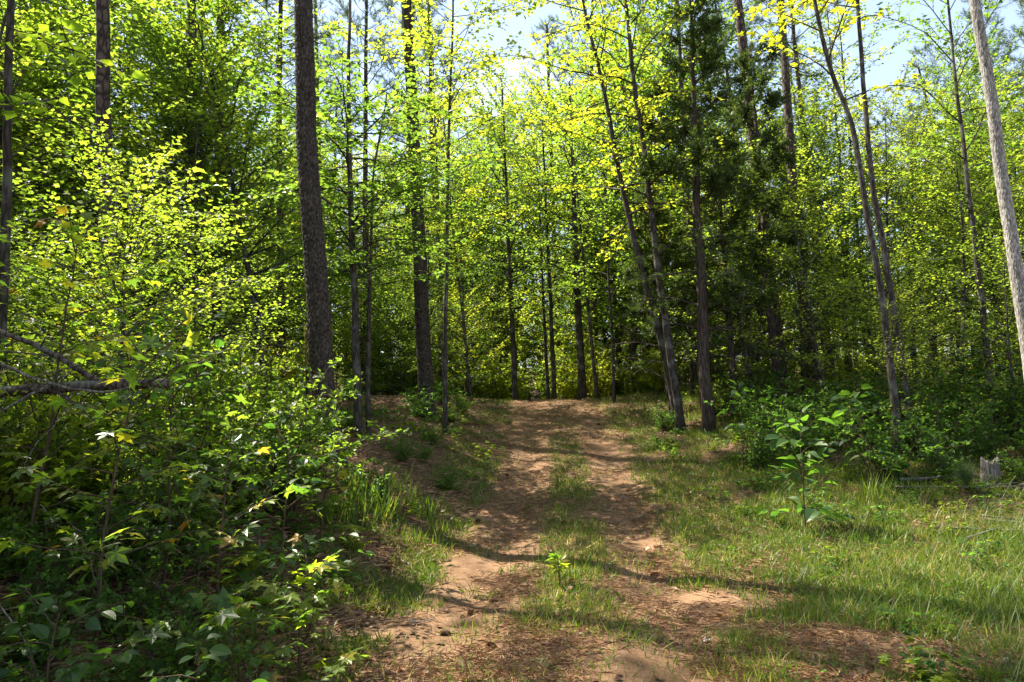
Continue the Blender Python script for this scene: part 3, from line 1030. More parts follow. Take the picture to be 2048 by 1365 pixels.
def far_pines(count, xr, yr, gap, place, group, clear=1.5, smin=.75, srange=(.8, 1.2)):
    n = 0
    for _ in range(count * 60):
        if n >= count:
            break
        x, y = r.uniform(*xr), r.uniform(*yr)
        if abs(x - float(trail_x(y))) < clear + (2 if y < 24 else 0) or not free(x, y, gap):
            continue
        s = r.uniform(*srange)
        top = max_height(x, y)
        z = float(ground(x, y))
        if y > 4 and 19 * s + z > top + (9 if y < 22 else 0):
            px = 1024 + FPX * x / y
            if np.interp(px, SKY_X, SKY_Y) > 100:
                s = (top - z) / 19
                if s < .45:
                    continue
        if y < 40 and shades(x, y, z + 11.5 * s, z + 19 * s, 1.2 * s):
            continue
        placed.append((x, y))
        k = int(r.integers(3))
        o = thing('pine_tree', 'tall thin pine ' + place, 'tree', (x, y, z), 0, s, group)
        o.rotation_euler = (r.normal(0, .02), r.normal(-.02, .02), r.uniform(0, 6.28))
        link('trunk', PT[k][1], o)
        q = link('crown', PINE_CROWNS[k], o, PT[k][0][12])
        q.rotation_euler = (0, 0, r.uniform(0, 6.28))
        n += 1


for k, (px, dp, s, lb) in enumerate([(560, 24, 1.0, 'tall pine beyond the dark pine toward the big pine'), (735, 26, .95, 'pine far behind the slender straight tree'), (815, 31, 1.1, 'tall pine far behind the straight dark pine'),
                                     (885, 25, .9, 'pine beyond the straight dark pine toward the crest'), (1125, 31, .95, 'pine where the track drops away'),
                                     (1195, 28, 1.0, 'tall pine over the crest shoulder'), (660, 30, 1.1, 'tall pine far behind the big bank pine')]):
    q = at(px, 819, dp)
    o = thing('pine_tree', lb, 'tree', (q[0], q[1], float(ground(q[0], q[1]))), k * 1.9, s)
    link('trunk', PT[k % 3][1], o)
    link('crown', PINE_CROWNS[k % 3], o, PT[k % 3][0][11])
    placed.append((q[0], q[1]))
far_pines(16, (-20, -5), (19, 30), 2.2, 'in the wood behind the big bank pine', 'pines on the bank')
far_pines(18, (5, 22), (17, 28), 1.7, 'in the wood behind the cedars', 'pines behind the cedars', srange=(.6, .95))
far_pines(34, (-26, 30), (24, 46), 2.6, 'past the crest of the track', 'pines past the crest', clear=.8)
far_pines(30, (-42, 46), (46, 68), 3.2, 'far off in the deep woods', 'far pines', clear=0)
# trees out of view that shade the track
far_pines(7, (-17, -7), (1, 8), 2.6, 'out beyond the thicket', 'pines beyond the thicket')
scatter(5, (-9, -4.5), (-1, 3.5), 1.8, [0, 1], 'beside the near end of the thicket', 'near thicket trees')

# two pines beside the thicket that dapple the near track
for k, (x, y, s) in enumerate([(-10.4, 9.4, .82), (-9.2, 7.4, .92)]):
    o = thing('pine_tree', ('shorter' if k == 0 else 'taller') + ' pine of the pair standing beside the thicket', 'tree', (x, y, float(ground(x, y))), k * 2.0, s)
    link('trunk', PT[k][1], o)
    link('crown', PINE_CROWNS[k], o, PT[k][0][12])

# trees on the bank whose crowns cast the shade that lies on the track and the near slope
DIM = [on_ground(*q) for q in [(1050, 900), (1150, 950), (1100, 1000), (1230, 980), (1250, 900), (1010, 960), (900, 990), (1300, 1030), (700, 1200), (600, 1300), (800, 1330),
                               (850, 1230), (1000, 1270), (1150, 1290), (1300, 1270), (1200, 1350), (1480, 1330), (1750, 1320), (800, 880), (900, 930), (760, 950), (950, 900), (870, 850), (1120, 870), (1180, 1010)]]
DIM += [at(*q) for q in [(100, 1200, 2.5), (300, 1220, 3), (200, 1320, 2.4), (450, 1150, 3.4), (60, 1050, 3.0), (500, 1000, 5), (1650, 790, 11), (1560, 760, 12), (1750, 810, 11), (1620, 640, 14), (1860, 800, 12), (1500, 840, 13), (1950, 820, 11)]]
fails = 0
for p in DIM + DIM:
    dp = p + TS[:, None] * np.array(TO_SUN)
    if any(((dp[:, 2] > c[2]) & (dp[:, 2] < c[3]) & (np.hypot(dp[:, 0] - c[0], dp[:, 1] - c[1]) < c[4] * .8)).any() for c in CROWNS):
        continue
    fails += 1
    for _ in range(80):
        q = p + np.array(TO_SUN) * r.uniform(3.5, 15)
        x, y = q[0] + r.normal(0, .4), q[1] + r.normal(0, .4)
        zg = float(ground(x, y))
        H1 = (q[2] - zg) / r.uniform(.45, .75)
        if not 3.2 < H1 < 12.5 or abs(x - float(trail_x(y))) < 2.9 or not free(x, y, .8) or (-.72 < x / max(y, .1) and 0 < y < 6.5) or (x > 0 and y < 17) or (0 < y < 16 and pxx(x, y) > 380) or (y > 8 and H1 + zg > max_height(x, y)):
            continue
        k = int(r.integers(4))
        H, tr, cr = KINDS[k]
        s = H1 / H
        if shades(x, y, zg + .2 * H1, zg + H1, 1.5 * s * H / 7):
            continue
        CROWNS.append((x, y, zg + .2 * H1, zg + H1, 1.6 * s * H / 7))
        placed.append((x, y))
        o = thing('young_tree', LOOK[k] + ' on the bank overhanging the track', 'tree', (x, y, zg), r.uniform(0, 6.28), s, 'young trees overhanging the track')
        link('trunk', tr, o)
        link('crown', cr, o)
        break
print('crowns', len(CROWNS), 'dim tries', fails)

# ------------------------------------------------------------------ shrubs and herbs
SHRUBS = []
for k, (H, nb, lf, tm, lm) in enumerate([(1.25, 16, .065, OVAL2, 'leaf'), (1.0, 15, .055, WIDE2, 'leaf_herb'), (1.6, 22, .065, WIDE2, 'leaf'), (.75, 13, .055, OVAL2, 'leaf_herb')]):
    rr = np.random.default_rng(700 + k)
    sb, fb = MB(), MB()
    P, D = [], []
    for j in range(nb):
        az = rr.uniform(0, 6.28)
        q = rr.uniform(.15, .75)
        lp = wander((rr.normal(0, .06), rr.normal(0, .06), -.05), (math.cos(az) * q, math.sin(az) * q, 1), H * rr.uniform(.6, 1.1), 6, rr, .16, -.02)
        sb.tube(lp, np.linspace(.009, .003, 7), 4, cap=False)
        for u in np.linspace(.2, 1, 9):
            q0 = path_at(lp, np.array(u))
            a2 = rr.uniform(0, 6.28)
            q1 = q0 + np.array((math.cos(a2), math.sin(a2), rr.uniform(-.1, .5))) * rr.uniform(.1, .3)
            sb.tube(np.array([q0, q1]), (.003, .0015), 3, cap=False)
            m = 10
            P.append(q0 + np.linspace(.25, 1, m)[:, None] * (q1 - q0) + rr.normal(0, .015, (m, 3)))
            D.append((q1 - q0) * 2.5 + rr.normal(0, .6, (m, 3)))
    P, D = np.concatenate(P), np.concatenate(D)
    fb.stamp(*tm, P, frames(D, UP + rr.normal(0, .4, P.shape)), lf * rr.uniform(.6, 1.3, len(P)), np.clip(rr.normal(.45, .22, len(P)), 0, 1))
    SHRUBS.append((H, sb.mesh('stem', ['stem']), fb.mesh('foliage', [lm], smooth=False)))
SLOOK = ['loose yellow-green shrub', 'low dark green shrub', 'tall leafy shrub', 'small dark green bush']


def shrubs(count, xr, yr, gap, kinds, place, group, smul=(.7, 1.2), d0=1.9, test=None, name='shrub'):
    n, mine = 0, []
    for _ in range(count * 40):
        if n >= count:
            break
        x, y = r.uniform(*xr), r.uniform(*yr)
        if (y < 26 and abs(x - float(trail_x(y))) < d0) or any((x - a) ** 2 + (y - b) ** 2 < gap * gap for a, b in mine):
            continue
        if test and not test(x, y):
            continue
        mine.append((x, y))
        k = int(r.choice(kinds))
        s = r.uniform(*smul)
        o = thing(name, SLOOK[k] + ' ' + place, 'shrub', (x, y, float(ground(x, y))), r.uniform(0, 6.28), s, group)
        link('stem', SHRUBS[k][1], o)
        link('foliage', SHRUBS[k][2], o)
        n += 1


shrubs(52, (-6.5, -2.0), (3.6, 8.5), .42, [0, 1, 2, 2], 'packed into the leafy thicket', 'shrubs in the thicket', (.6, 1.05), 2.5, test=lambda x, y: (y > 4.5 or pxx(x, y) > 420) and pxx(x, y) < 585)
shrubs(14, (-3.4, -1.4), (2.7, 4.2), .4, [1, 3], 'low under the broken log', 'low shrubs under the log', (.45, .62), 1.9)
shrubs(40, (-9, -.9), (8, 20), .7, [1, 1, 3], 'under the trees on the bank', 'shrubs under the bank trees', (.35, .9), 1.9)
shrubs(84, (3.6, 14), (9.8, 17), .55, [1, 1, 3], 'beyond the open grass below the cedars', 'shrubs beyond the grass', (.7, 1.4), 2.8,  # darkest leaf kinds only: shade on these shrubs is put into leaf colour
       test=lambda x, y: x / y > .34 and y > 9.0 + max(0, 6.0 - x) * .5 and (y > 11.3 or pxx(x, y) > 1740))
shrubs(16, (2.8, 8), (15.5, 23), .8, [0, 2, 3], 'around the cedar trunks', 'shrubs around the cedars', (.6, 1.0), 2.0)
shrubs(26, (-6, 8), (26.5, 31), .9, [2, 2, 0], 'where the track drops out of sight', 'shrubs where the track drops away', (1.2, 1.9), 1.6)
shrubs(50, (-16, 22), (21, 36), 1.2, [0, 2], 'past the crest of the track', 'shrubs past the crest', (.8, 1.4), 1.6)

# ------------------------------------------------------------------ saplings whose leaves can be told apart
def leaf_meshes(kind):
    out = []
    for k in range(4):
        v, f = star_leaf(.10 + .07 * k, k) if kind == 'star' else oval_leaf(.26 + .03 * k, .12 + .08 * k, .08 + .02 * k)
        m_ = MB()
        m_.add(v, f)
        out.append(m_.mesh('leaf', ['leaf_single' if kind == 'star' else 'leaf_bluish'], smooth=False))
    return out


STAR_MESH, OVAL_MESH = leaf_meshes('star'), leaf_meshes('oval')


def sapling(label, base, H, seed, kind='star', n_branch=9, leaf=.12, per=9, lean=(0, 0), name='sapling', group=None, reach=.7, start=.18, path=None, stem_leaves=(7, .72)):
    rr = np.random.default_rng(seed)
    o = thing(name, label, 'sapling', base, group=group)
    st = MB()
    pth = wander((0, 0, -.04), (lean[0], lean[1], 1), H, 12, rr, .05, .02) if path is None else path
    st.tube(pth, np.linspace(.006 + .004 * H, .003, len(pth)), 6)
    L = []

    def leaves(lp, m, u0=.2):
        for j in range(m):
            u = u0 + (1 - u0) * (j + 1) / m
            q = path_at(lp, np.array(min(u, .999)))
            d = path_at(lp, np.array(min(1, u + .06))) - path_at(lp, np.array(max(0, u - .06)))
            d /= np.linalg.norm(d) + 1e-9
            s = np.cross(d, UP)
            s /= np.linalg.norm(s) + 1e-9
            dv = d * .7 + s * (1 if j % 2 else -1) * rr.uniform(.5, 1.1) + rr.normal(0, .25, 3) - UP * .25
            dv /= np.linalg.norm(dv)
            pe = q + dv * leaf * rr.uniform(.25, .5)
            st.tube(np.array([q, pe]), (.0016, .0012), 3, cap=False)
            L.append((pe, dv, UP + rr.normal(0, .4, 3) - dv * .2, leaf * rr.uniform(.6, 1.15)))
    for k in range(n_branch):
        t = start + (1 - start) * (k + rr.random() * .8) / n_branch
        az = k * 2.4 + rr.normal(0, .4)
        e = rr.uniform(.2, .8)
        bl = reach * (1.1 - .65 * t) * rr.uniform(.6, 1.2)
        lp = wander(path_at(pth, np.array(t)), (math.cos(az) * math.cos(e), math.sin(az) * math.cos(e), math.sin(e)), bl, 5, rr, .13, -.03)
        st.tube(lp, np.linspace(.005, .002, 6), 4, cap=False)
        leaves(lp, max(3, int(per * bl / reach * rr.uniform(.8, 1.2))))
    leaves(pth, *stem_leaves)
    link('stem', st.mesh('stem', ['stem']), o)
    ms = STAR_MESH if kind == 'star' else OVAL_MESH
    for k, (p, d, nn, s) in enumerate(L):
        R_ = frames(d[None], nn[None])[0]
        q = link('leaf', ms[k % 4], o)
        q.matrix_local = Matrix([[*(R_[:, c] * s), p[c]] for c in range(3)] + [[0, 0, 0, 1]])
    return o


def base_at(px, depth):
    p = at(px, 819, depth)
    return (p[0], p[1], float(ground(p[0], p[1])))


SAPS = [(205, 3.7, 1.75, 'tall straight sweetgum sapling crossing the broken dead log'), (66, 4.3, 2.3, 'tallest sweetgum sapling behind the broken dead log'),
        (330, 4.5, 1.7, 'broad-leaved sapling beside the log end'), (455, 4.3, 1.35, 'bushy sweetgum sapling midway from log to big pine'),
        (560, 4.9, 1.3, 'short broad-leaved sapling in front of the big bank pine'), (-40, 4.7, 2.2, 'leaning sweetgum sapling at the buried end of the log'),
        (275, 5.6, 2.2, 'sweetgum sapling standing behind the broken log end'), (400, 5.8, 1.8, 'broad-leaved sapling deep in the thicket under a dark pine'),
        (120, 3.1, .62, 'knee-high broad-leaved sapling in front of the log'), (500, 3.5, .75, 'small sweetgum seedling at the thicket edge'),
        (600, 4.2, .7, 'small sweetgum seedling near the track edge below the pine'), (380, 3.0, .62, 'small shaded broad-leaved seedling low in the thicket'),
        (640, 6.6, .95, 'sweetgum sapling at the foot of the big bank pine'), (150, 6.4, 2.7, 'high sweetgum sapling at the back of the thicket')]
for k, (px, dp, H, lb) in enumerate(SAPS):
    sapling(lb, base_at(px, dp), H, 900 + k, 'oval' if 'broad' in lb else 'star', 8 + int(H * 6), .085, 12, (random.uniform(-.1, .1), random.uniform(-.1, .1)), 'broadleaf_sapling' if 'broad' in lb else 'sweetgum_sapling', reach=.35 + .22 * H)
p = on_ground(1612, 1068)
sapling('upright young sapling with large glossy leaves alone in the sunlit grass', p, 1.38, 951, 'oval', 12, .19, 8, (-.02, 0), 'young_sapling', reach=.46, start=.08, stem_leaves=(20, .1))
for k, (px, dp, H, lb) in enumerate([(1735, 9.6, 1.5, 'dark large-leaved sapling behind the upright sapling'), (1700, 10.6, 1.2, 'second dark large-leaved sapling at the shrub edge'),
                                     (1480, 11.5, 1.45, 'slim sapling with few pale leaves by the cedar'), (1108, 6.2, .3, 'pale star-leaved seedling growing in the grassy centre strip')]):
    sapling(lb, base_at(px, dp), H, 960 + k, 'star' if k == 3 else 'oval', 8 if k < 3 else 4, .17 if k < 3 else .09, 5 if k < 3 else 3, (0, 0), 'young_sapling', reach=.5 if k < 3 else .12)

# herbs of the bank: broad leaves on short stems
HERBS = []
for k in range(4):
    rr = np.random.default_rng(800 + k)
    sb, fb = MB(), MB()
    P, D = [], []
    for j in range(9 + 2 * k):
        az = rr.uniform(0, 6.28)
        lp = wander((0, 0, -.03), (math.cos(az) * .8, math.sin(az) * .8, 1), rr.uniform(.18, .45), 4, rr, .2, -.05)
        sb.tube(lp, np.linspace(.003, .0015, 5), 3, cap=False)
        m = 5
        a2 = az + np.linspace(-1.6, 1.6, m)
        P.append(np.repeat(lp[-1][None], m, 0) + rr.normal(0, .012, (m, 3)))
        D.append(np.stack([np.cos(a2), np.sin(a2), rr.uniform(-.35, .2, m)], 1))
        P.append(path_at(lp, np.array([.45, .7])))
        D.append(rr.normal(0, 1, (2, 3)) * (1, 1, .2))
    P, D = np.concatenate(P), np.concatenate(D)
    tm = oval_leaf(.3, .15, .08, 3) if k % 2 else STAR
    fb.stamp(*tm, P, frames(D, UP + rr.normal(0, .25, P.shape)), (.085 if k % 2 else .065) * rr.uniform(.6, 1.25, len(P)), np.clip(rr.normal(.45, .2, len(P)), 0, 1))
    HERBS.append((sb.mesh('stem', ['stem']), fb.mesh('foliage', ['leaf_herb' if k % 2 else 'leaf_star'], smooth=False)))
HLOOK = ['low star-leaved seedling clump', 'low broad-leaved herb', 'spreading star-leaved seedling clump', 'spreading five-leaved creeper']


def herbs(count, xr, yr, place, group, smul=(.6, 1.3), test=None):
    n = 0
    for _ in range(count * 40):
        if n >= count:
            break
        x, y = r.uniform(*xr), r.uniform(*yr)
        if test and not test(x, y):
            continue
        k = int(r.integers(4))
        o = thing('herb', HLOOK[k] + ' ' + place, 'plant', (x, y, float(ground(x, y))), r.uniform(0, 6.28), r.uniform(*smul), group)
        link('stem', HERBS[k][0], o)
        link('foliage', HERBS[k][1], o)
        n += 1


herbs(150, (-5.5, -.6), (2.2, 7.5), 'on the slope between thicket and track', 'low plants on the bank', test=lambda x, y: -x + float(trail_x(y)) > 1.75 + .5 * random.random())
herbs(80, (-5, -.6), (7.5, 17), 'beneath the bank trees', 'low plants under the bank trees', (.6, 1.1), lambda x, y: -x + float(trail_x(y)) > 1.6)
herbs(120, (2.3, 9), (3.8, 16), 'in the open grass', 'low plants in the grass', (.4, .8), lambda x, y: x - float(trail_x(y)) > 1.5 and x / y < .8)

# ------------------------------------------------------------------ grass, sedge, needles and dead leaves
BL = (np.array([(-.5, 0, 0), (.5, 0, 0), (-.38, .5, .05), (.38, .5, .05), (0, 1, .26)]), np.array([(0, 1, 3), (0, 3, 2), (2, 3, 4)]))


def blades(x, y, length, width, rnd, lean=.35, seed=1):
    rr = np.random.default_rng(seed)
    n = len(x)
    pos = np.stack([x, y, ground(x, y) - .005], 1)
    d = UP + rr.normal(0, lean, (n, 3)) * (1, 1, .3)
    R_ = frames(d, np.stack([rr.normal(0, 1, n), rr.normal(0, 1, n), np.full(n, -.2)], 1))
    R_ = R_ * np.stack([width, length, length], 1)[:, :, None]
    m_ = MB()
    m_.stamp(*BL, pos, R_, np.ones(n), rnd)
    return m_


def cover(N, seed):
    rr = np.random.default_rng(seed)
    y = 2.6 + 21 * rr.random(N) ** 1.5
    x = rr.uniform(-.75, .78, N) * (y + .8)
    return rr, x, y


rr, x, y = cover(900000, 4)
d = x - trail_x(y)
cl = fbm(x * 2.1, y * 2.1, 91)
big = fbm(x * .7, y * .7, 92)
w = .9 * sstep(.5, .16, np.abs(d + .03)) * sstep(4.6, 5.8, y) * sstep(18, 12, y) * sstep(.22, .42, cl)
w = w + .95 * sstep(.8, 1.3, d) * sstep(8.5, 4.0, d) * sstep(.29, .47, cl * .5 + big * .5)
w = w + .75 * sstep(-1.15, -1.5, d) * sstep(-2.6, -1.9, d) * sstep(.3, .55, cl) * sstep(3.2, 5.2, y)
w = w + .05 * (np.abs(d) < 1.5) * (cl > .40) + .25 * sstep(.66, .75, vnoise(x * 2.6, y * 2.6, 13)) * (np.abs(d) < 1.6) * (y < 8)
w = w * sstep(24, 17, y)
k = rr.random(len(x)) < w * .62
x, y, d, cl = x[k], y[k], d[k], cl[k]
n = len(x)
ln = (.045 + .10 * rr.random(n) ** 1.6 + .08 * sstep(1.5, 3.5, d) * rr.random(n)) * (.6 + .9 * cl)
m_ = blades(x, y, ln, rr.uniform(.004, .0075, n) * (1 + y / 14), np.clip(rr.normal(.40, .22, n) + (rr.random(n) < .16) * .45 + .5 * (fbm(x * .9, y * .9, 66) - .42), 0, 1), .5, 5)
o = link('grass', m_.mesh('grass', ['grass'], smooth=False), kind='stuff')
tag(o, 'short sunlit grass along the track edges and centre strip', 'grass')
print('grass blades', n)

# clover-like ground cover in the grass
rr, x, y = cover(120000, 14)
d = x - trail_x(y)
k = (rr.random(len(x)) < .5 * sstep(1.1, 1.8, d) * sstep(9, 5, d) * sstep(.42, .6, fbm(x * 1.2, y * 1.2, 44)))
x, y = x[k], y[k]
n = len(x)
m_ = MB()
m_.stamp(*WIDE2, np.stack([x, y, ground(x, y) + rr.uniform(.01, .09, n)], 1), frames(rr.normal(0, 1, (n, 3)) * (1, 1, .25), UP + rr.normal(0, .3, (n, 3))),
         rr.uniform(.018, .04, n), np.clip(rr.normal(.5, .22, n), 0, 1))
tag(link('ground_cover', m_.mesh('ground_cover', ['leaf_herb'], smooth=False), kind='stuff'), 'small clover-like leaves creeping through the open grass', 'ground cover')

# fallen pine needles
rr, x, y = cover(330000, 6)
d = x - trail_x(y)
w = .75 * sstep(.3, .55, fbm(x * 1.4, y * 1.4, 17)) * (np.abs(d) < 2) + .35 * (np.abs(d) >= 1.6)
k = rr.random(len(x)) < w * .95
x, y = x[k], y[k]
n = len(x)
m_ = MB()
T = (np.array([(-.5, 0, 0), (.5, 0, 0), (0, .5, .06), (.3, 1, 0)]), np.array([(0, 1, 2), (1, 3, 2)]))
R_ = frames(rr.normal(0, 1, (n, 3)) * (1, 1, .07), UP + rr.normal(0, .15, (n, 3)))
L_ = rr.uniform(.08, .17, n)
R_ = R_ * np.stack([np.full(n, .0032) * (1 + y / 10), L_, L_], 1)[:, :, None]
m_.stamp(*T, np.stack([x, y, ground(x, y) + .018 + .012 * rr.random(n)], 1), R_, np.ones(n), np.clip(rr.normal(.5, .25, n), 0, 1))
tag(link('pine_straw', m_.mesh('pine_straw', ['straw'], smooth=False), kind='stuff'), 'fallen brown pine needles strewn over the track', 'pine straw')

# dead leaves
rr, x, y = cover(140000, 7)
d = x - trail_x(y)
w = np.where(np.abs(d) < 1.5, .03, .42) * sstep(.2, .5, fbm(x, y, 27)) * np.where(d > 1.4, .3, 1)
k = rr.random(len(x)) < w
x, y = x[k], y[k]
n = len(x)
m_ = MB()
T = (np.array([(0, 0, 0), (-.4, .45, .14), (0, 1, .1), (.42, .5, .2)]), np.array([(0, 2, 1), (0, 3, 2)]))
m_.stamp(*T, np.stack([x, y, ground(x, y) + .015 + .015 * rr.random(n)], 1), frames(rr.normal(0, 1, (n, 3)) * (1, 1, .2), UP + rr.normal(0, .35, (n, 3))),
         rr.uniform(.03, .08, n), np.clip(rr.normal(.45, .25, n), 0, 1))
tag(link('leaf_litter', m_.mesh('leaf_litter', ['litter'], smooth=False), kind='stuff'), 'dead brown leaves scattered on the forest floor', 'leaf litter')

# tall grass clumps
def clump(label, base, H, n, seed, mat='grass', spread=.09, width=.009, group=None, lean=.3, seeds=0):
    rr = np.random.default_rng(seed)
    o = thing('grass_clump', label, 'grass clump', base, group=group)
    m_ = MB()
    for _ in range(n):
        az = rr.uniform(0, 6.28)
        L = H * rr.uniform(.5, 1.1)
        lp = wander((rr.normal(0, spread), rr.normal(0, spread), -.02), (math.cos(az) * lean, math.sin(az) * lean, 1), L, 5, rr, .07, -.14 * lean / .3 * rr.random())
        sd = np.array((-math.sin(az), math.cos(az), 0)) * width * rr.uniform(.6, 1.2)
        wd = np.array([.7, 1, .9, .7, .4, .02])[:, None]
        V = np.stack([lp - sd * wd, lp + sd * wd], 1).reshape(-1, 3)
        i = np.arange(5)[:, None] * 2
        m_.add(V, i + np.array([[0, 1, 3, 2]]), np.full(5, np.clip(rr.normal(.45, .25), 0, 1)))
    link('blade', m_.mesh('blade', [mat], smooth=False), o, kind='stuff')
    return o


for k, (px, py, H) in enumerate([(742, 1035, .5), (772, 1040, .45), (820, 1022, .42), (850, 1040, .38), (700, 1000, .5), (795, 985, .42), (660, 1060, .45), (720, 1060, .4), (760, 1000, .5), (690, 1045, .4), (870, 1075, .25), (840, 1090, .25)]):
    clump('bright arching grass clump where the bank meets the track', on_ground(px, py), H, 48, 1100 + k, group='grass clumps at the bank foot')
clump('tuft of tall grass in the shadows above the bank foot', on_ground(800, 900), .5, 16, 1120)
clump('upright grass tuft behind the upright sapling', on_ground(1752, 1010), .55, 30, 1121)
for k in range(38):
    u, dp = r.uniform(.38, .80), r.uniform(4.0, 8.5)
    x_ = u * dp
    clump('wispy tall sedge clump in the open grass past the track', (x_, dp, float(ground(x_, dp))), r.uniform(.22, .36) + .22 * max(0, u - .45) / .35, 60, 1200 + k, 'sedge', .22, .002,
          'sedge clumps in the open grass', .7)
for k, (px, py) in enumerate([(690, 1315), (650, 1290), (905, 1345), (980, 1355), (1085, 1345), (990, 1245), (1060, 1150), (1200, 1345), (1560, 1350), (1700, 1340), (1850, 1345), (1480, 1300)]):
    clump('small grass tuft growing from the bare dirt', on_ground(px, py), .13 if k > 1 else .2, 34, 1300 + k, 'grass', .05, .005, 'tufts on the dirt', .6)

# one tall seed-head stalk with strap leaves by the big pine
b0 = np.array(at(612, 905, 6.6))
b0[2] = float(ground(b0[0], b0[1]))
o = thing('seed_grass', 'single tall grass stalk with seed head beside the big pine', 'grass stalk', b0)
top = at(611, 655, 6.6) - b0
m_ = MB()
lp = np.linspace((0, 0, -.02), top, 8)
m_.tube(lp, np.linspace(.005, .0025, 8), 5)
link('stalk', m_.mesh('stalk', ['sedge']), o)
m_ = MB()
rr = np.random.default_rng(3)
n = 150
s = rr.uniform(.8, 1.0, n)
m_.stamp(*OVAL2, path_at(lp, s), frames(rr.normal(0, .5, (n, 3)) + UP, rr.normal(0, 1, (n, 3))), np.full(n, .035), rr.uniform(.6, 1, n))
link('seed_head', m_.mesh('seed_head', ['sedge'], smooth=False), o)
for k, (az, L, z0) in enumerate([(.2, .55, .25), (2.6, .5, .3), (-.6, .48, .4), (3.6, .4, .5)]):
    m_ = MB()
    lp2 = wander((0, 0, z0), (math.cos(az) * .45, math.sin(az) * .2, 1), L, 7, rr, .03, -.22)
    sd = np.array((.35, -.9, .2)) * .0
    wv = np.array([.5, .9, 1, 1, .9, .7, .4, .03])[:, None] * .014
    sd = np.array((math.sin(az) * .3 + .5, .6, .5)) * wv
    m_.add(np.stack([lp2 - sd, lp2 + sd], 1).reshape(-1, 3), np.arange(7)[:, None] * 2 + np.array([[0, 1, 3, 2]]), np.full(7, .55))
    link('blade', m_.mesh('blade', ['grass']), o)

# ------------------------------------------------------------------ dead wood
def stick(name, label, cat, pts, r0, r1, mat, seed, twigs=0, group=None, sides=10, jag=True):
    rr = np.random.default_rng(seed)
    P = np.array(pts, float)
    o = thing(name, label, cat, P[0], group=group)
    Q = path_at(P - P[0], np.linspace(0, 1, 22))
    Q[1:-1] += rr.normal(0, r0 * .12, (20, 3))
    m_ = MB()
    m_.tube(Q, np.linspace(r0, r1, 22), sides, disp=r0 * .18 * (rr.random((22, sides)) - .5))
    link('stem' if cat != 'log' else 'trunk', m_.mesh('stem', [mat]), o)
    for k in range(twigs):
        u = rr.uniform(.15, .9)
        q = path_at(Q, np.array(u))
        dv = (Q[-1] - Q[0]) / np.linalg.norm(Q[-1] - Q[0]) * .8 + rr.normal(0, .7, 3)
        b = MB()
        b.tube(wander(q, dv, rr.uniform(.25, .8), 5, rr, .15), np.linspace(r0 * .4, r0 * .1, 6), 5)
        link('twig', b.mesh('twig', [mat]), o)
    return o


D0 = 4.1
stick('broken_log', 'broken dead log hanging level in the thicket', 'log', [(-4.9, 4.5, float(ground(-4.9, 4.5)) + .03), at(-120, 800, D0 + .05), at(60, 778, D0), at(180, 772, D0), at(260, 769, D0), at(336, 768, D0)], .034, .030, 'log_bark', 61, 3, sides=14)
stick('dead_limb', 'dark dead limb slanting down onto the broken log', 'branch', [at(-20, 655, D0 + .1), at(70, 690, D0 + .07), at(130, 722, D0 + .05), at(192, 762, D0)], .014, .019, 'log_bark', 62, 3)
stick('dead_limb', 'thin pale limb sagging in front of the broken log', 'branch', [at(-30, 715, D0 - .12), at(60, 755, D0 - .1), at(140, 778, D0 - .08), at(215, 786, D0 - .07), at(260, 775, D0 - .06)], .011, .005, 'dead_wood', 63, 2)
stick('dead_limb', 'thin dead branch rising from below the broken log', 'branch', [at(-10, 830, D0 - .15), at(60, 790, D0 - .1), at(110, 768, D0 - .05)], .006, .009, 'dead_wood', 64, 2)
for k, (lb, a, b) in enumerate([('pale weathered branch lying on the ground below the broken log', (20, 1018), (125, 990)), ('long pale branch lying across the thicket floor', (60, 945), (270, 900))]):
    p, q = on_ground(*a) + (0, 0, .03), on_ground(*b) + (0, 0, .05)
    stick('fallen_branch', lb, 'branch', [p, (p + q) / 2 + (0, 0, .02), q], .034 - .008 * k, .026, 'dead_wood', 70 + k, 2)
# sticks in the thicket
for k in range(16):
    px, dp = r.uniform(60, 560), r.uniform(3.2, 5.5)
    b = np.array(base_at(px, dp))
    q = b + (r.normal(0, .35), r.normal(0, .2), r.uniform(.15, .7))
    stick('dead_stick', 'thin grey dead stick poking through the thicket', 'stick', [b, (b + q) / 2 + r.normal(0, .03, 3), q], .006, .003, 'dead_wood', 80 + k, 1, 'dead sticks in the thicket', 5)
for k in range(26):
    y_ = r.uniform(4, 15)
    x_ = float(trail_x(y_)) + r.uniform(-1.6, 1.8)
    a_ = r.uniform(0, 6.28)
    L_ = r.uniform(.06, .28)
    xs = np.array([x_ - math.cos(a_) * L_ / 2, x_, x_ + math.cos(a_) * L_ / 2])
    ys = np.array([y_ - math.sin(a_) * L_ / 2, y_, y_ + math.sin(a_) * L_ / 2])
    stick('twig', 'short dead twig lying on the dirt track', 'twig', np.stack([xs, ys, ground(xs, ys) + .024], 1), .006, .004, 'dead_wood', 130 + k, 0, 'twigs on the track', 5)
for k in range(14):
    u, dp = r.uniform(.6, .78), r.uniform(7.5, 10.5)
    a_, L_ = r.uniform(-.5, .6), r.uniform(.5, 1.6)
    xs = u * dp + np.array([-.5, 0, .5]) * L_ * math.cos(a_)
    ys = dp + np.array([-.5, 0, .5]) * L_ * math.sin(a_)
    stick('slash_stick', 'grey cut stick in the brush pile by the stump', 'stick', np.stack([xs, ys, ground(xs, ys) + r.uniform(.02, .12)], 1), r.uniform(.01, .03), .008, 'dead_wood', 170 + k, 1, 'sticks by the stump', 7)

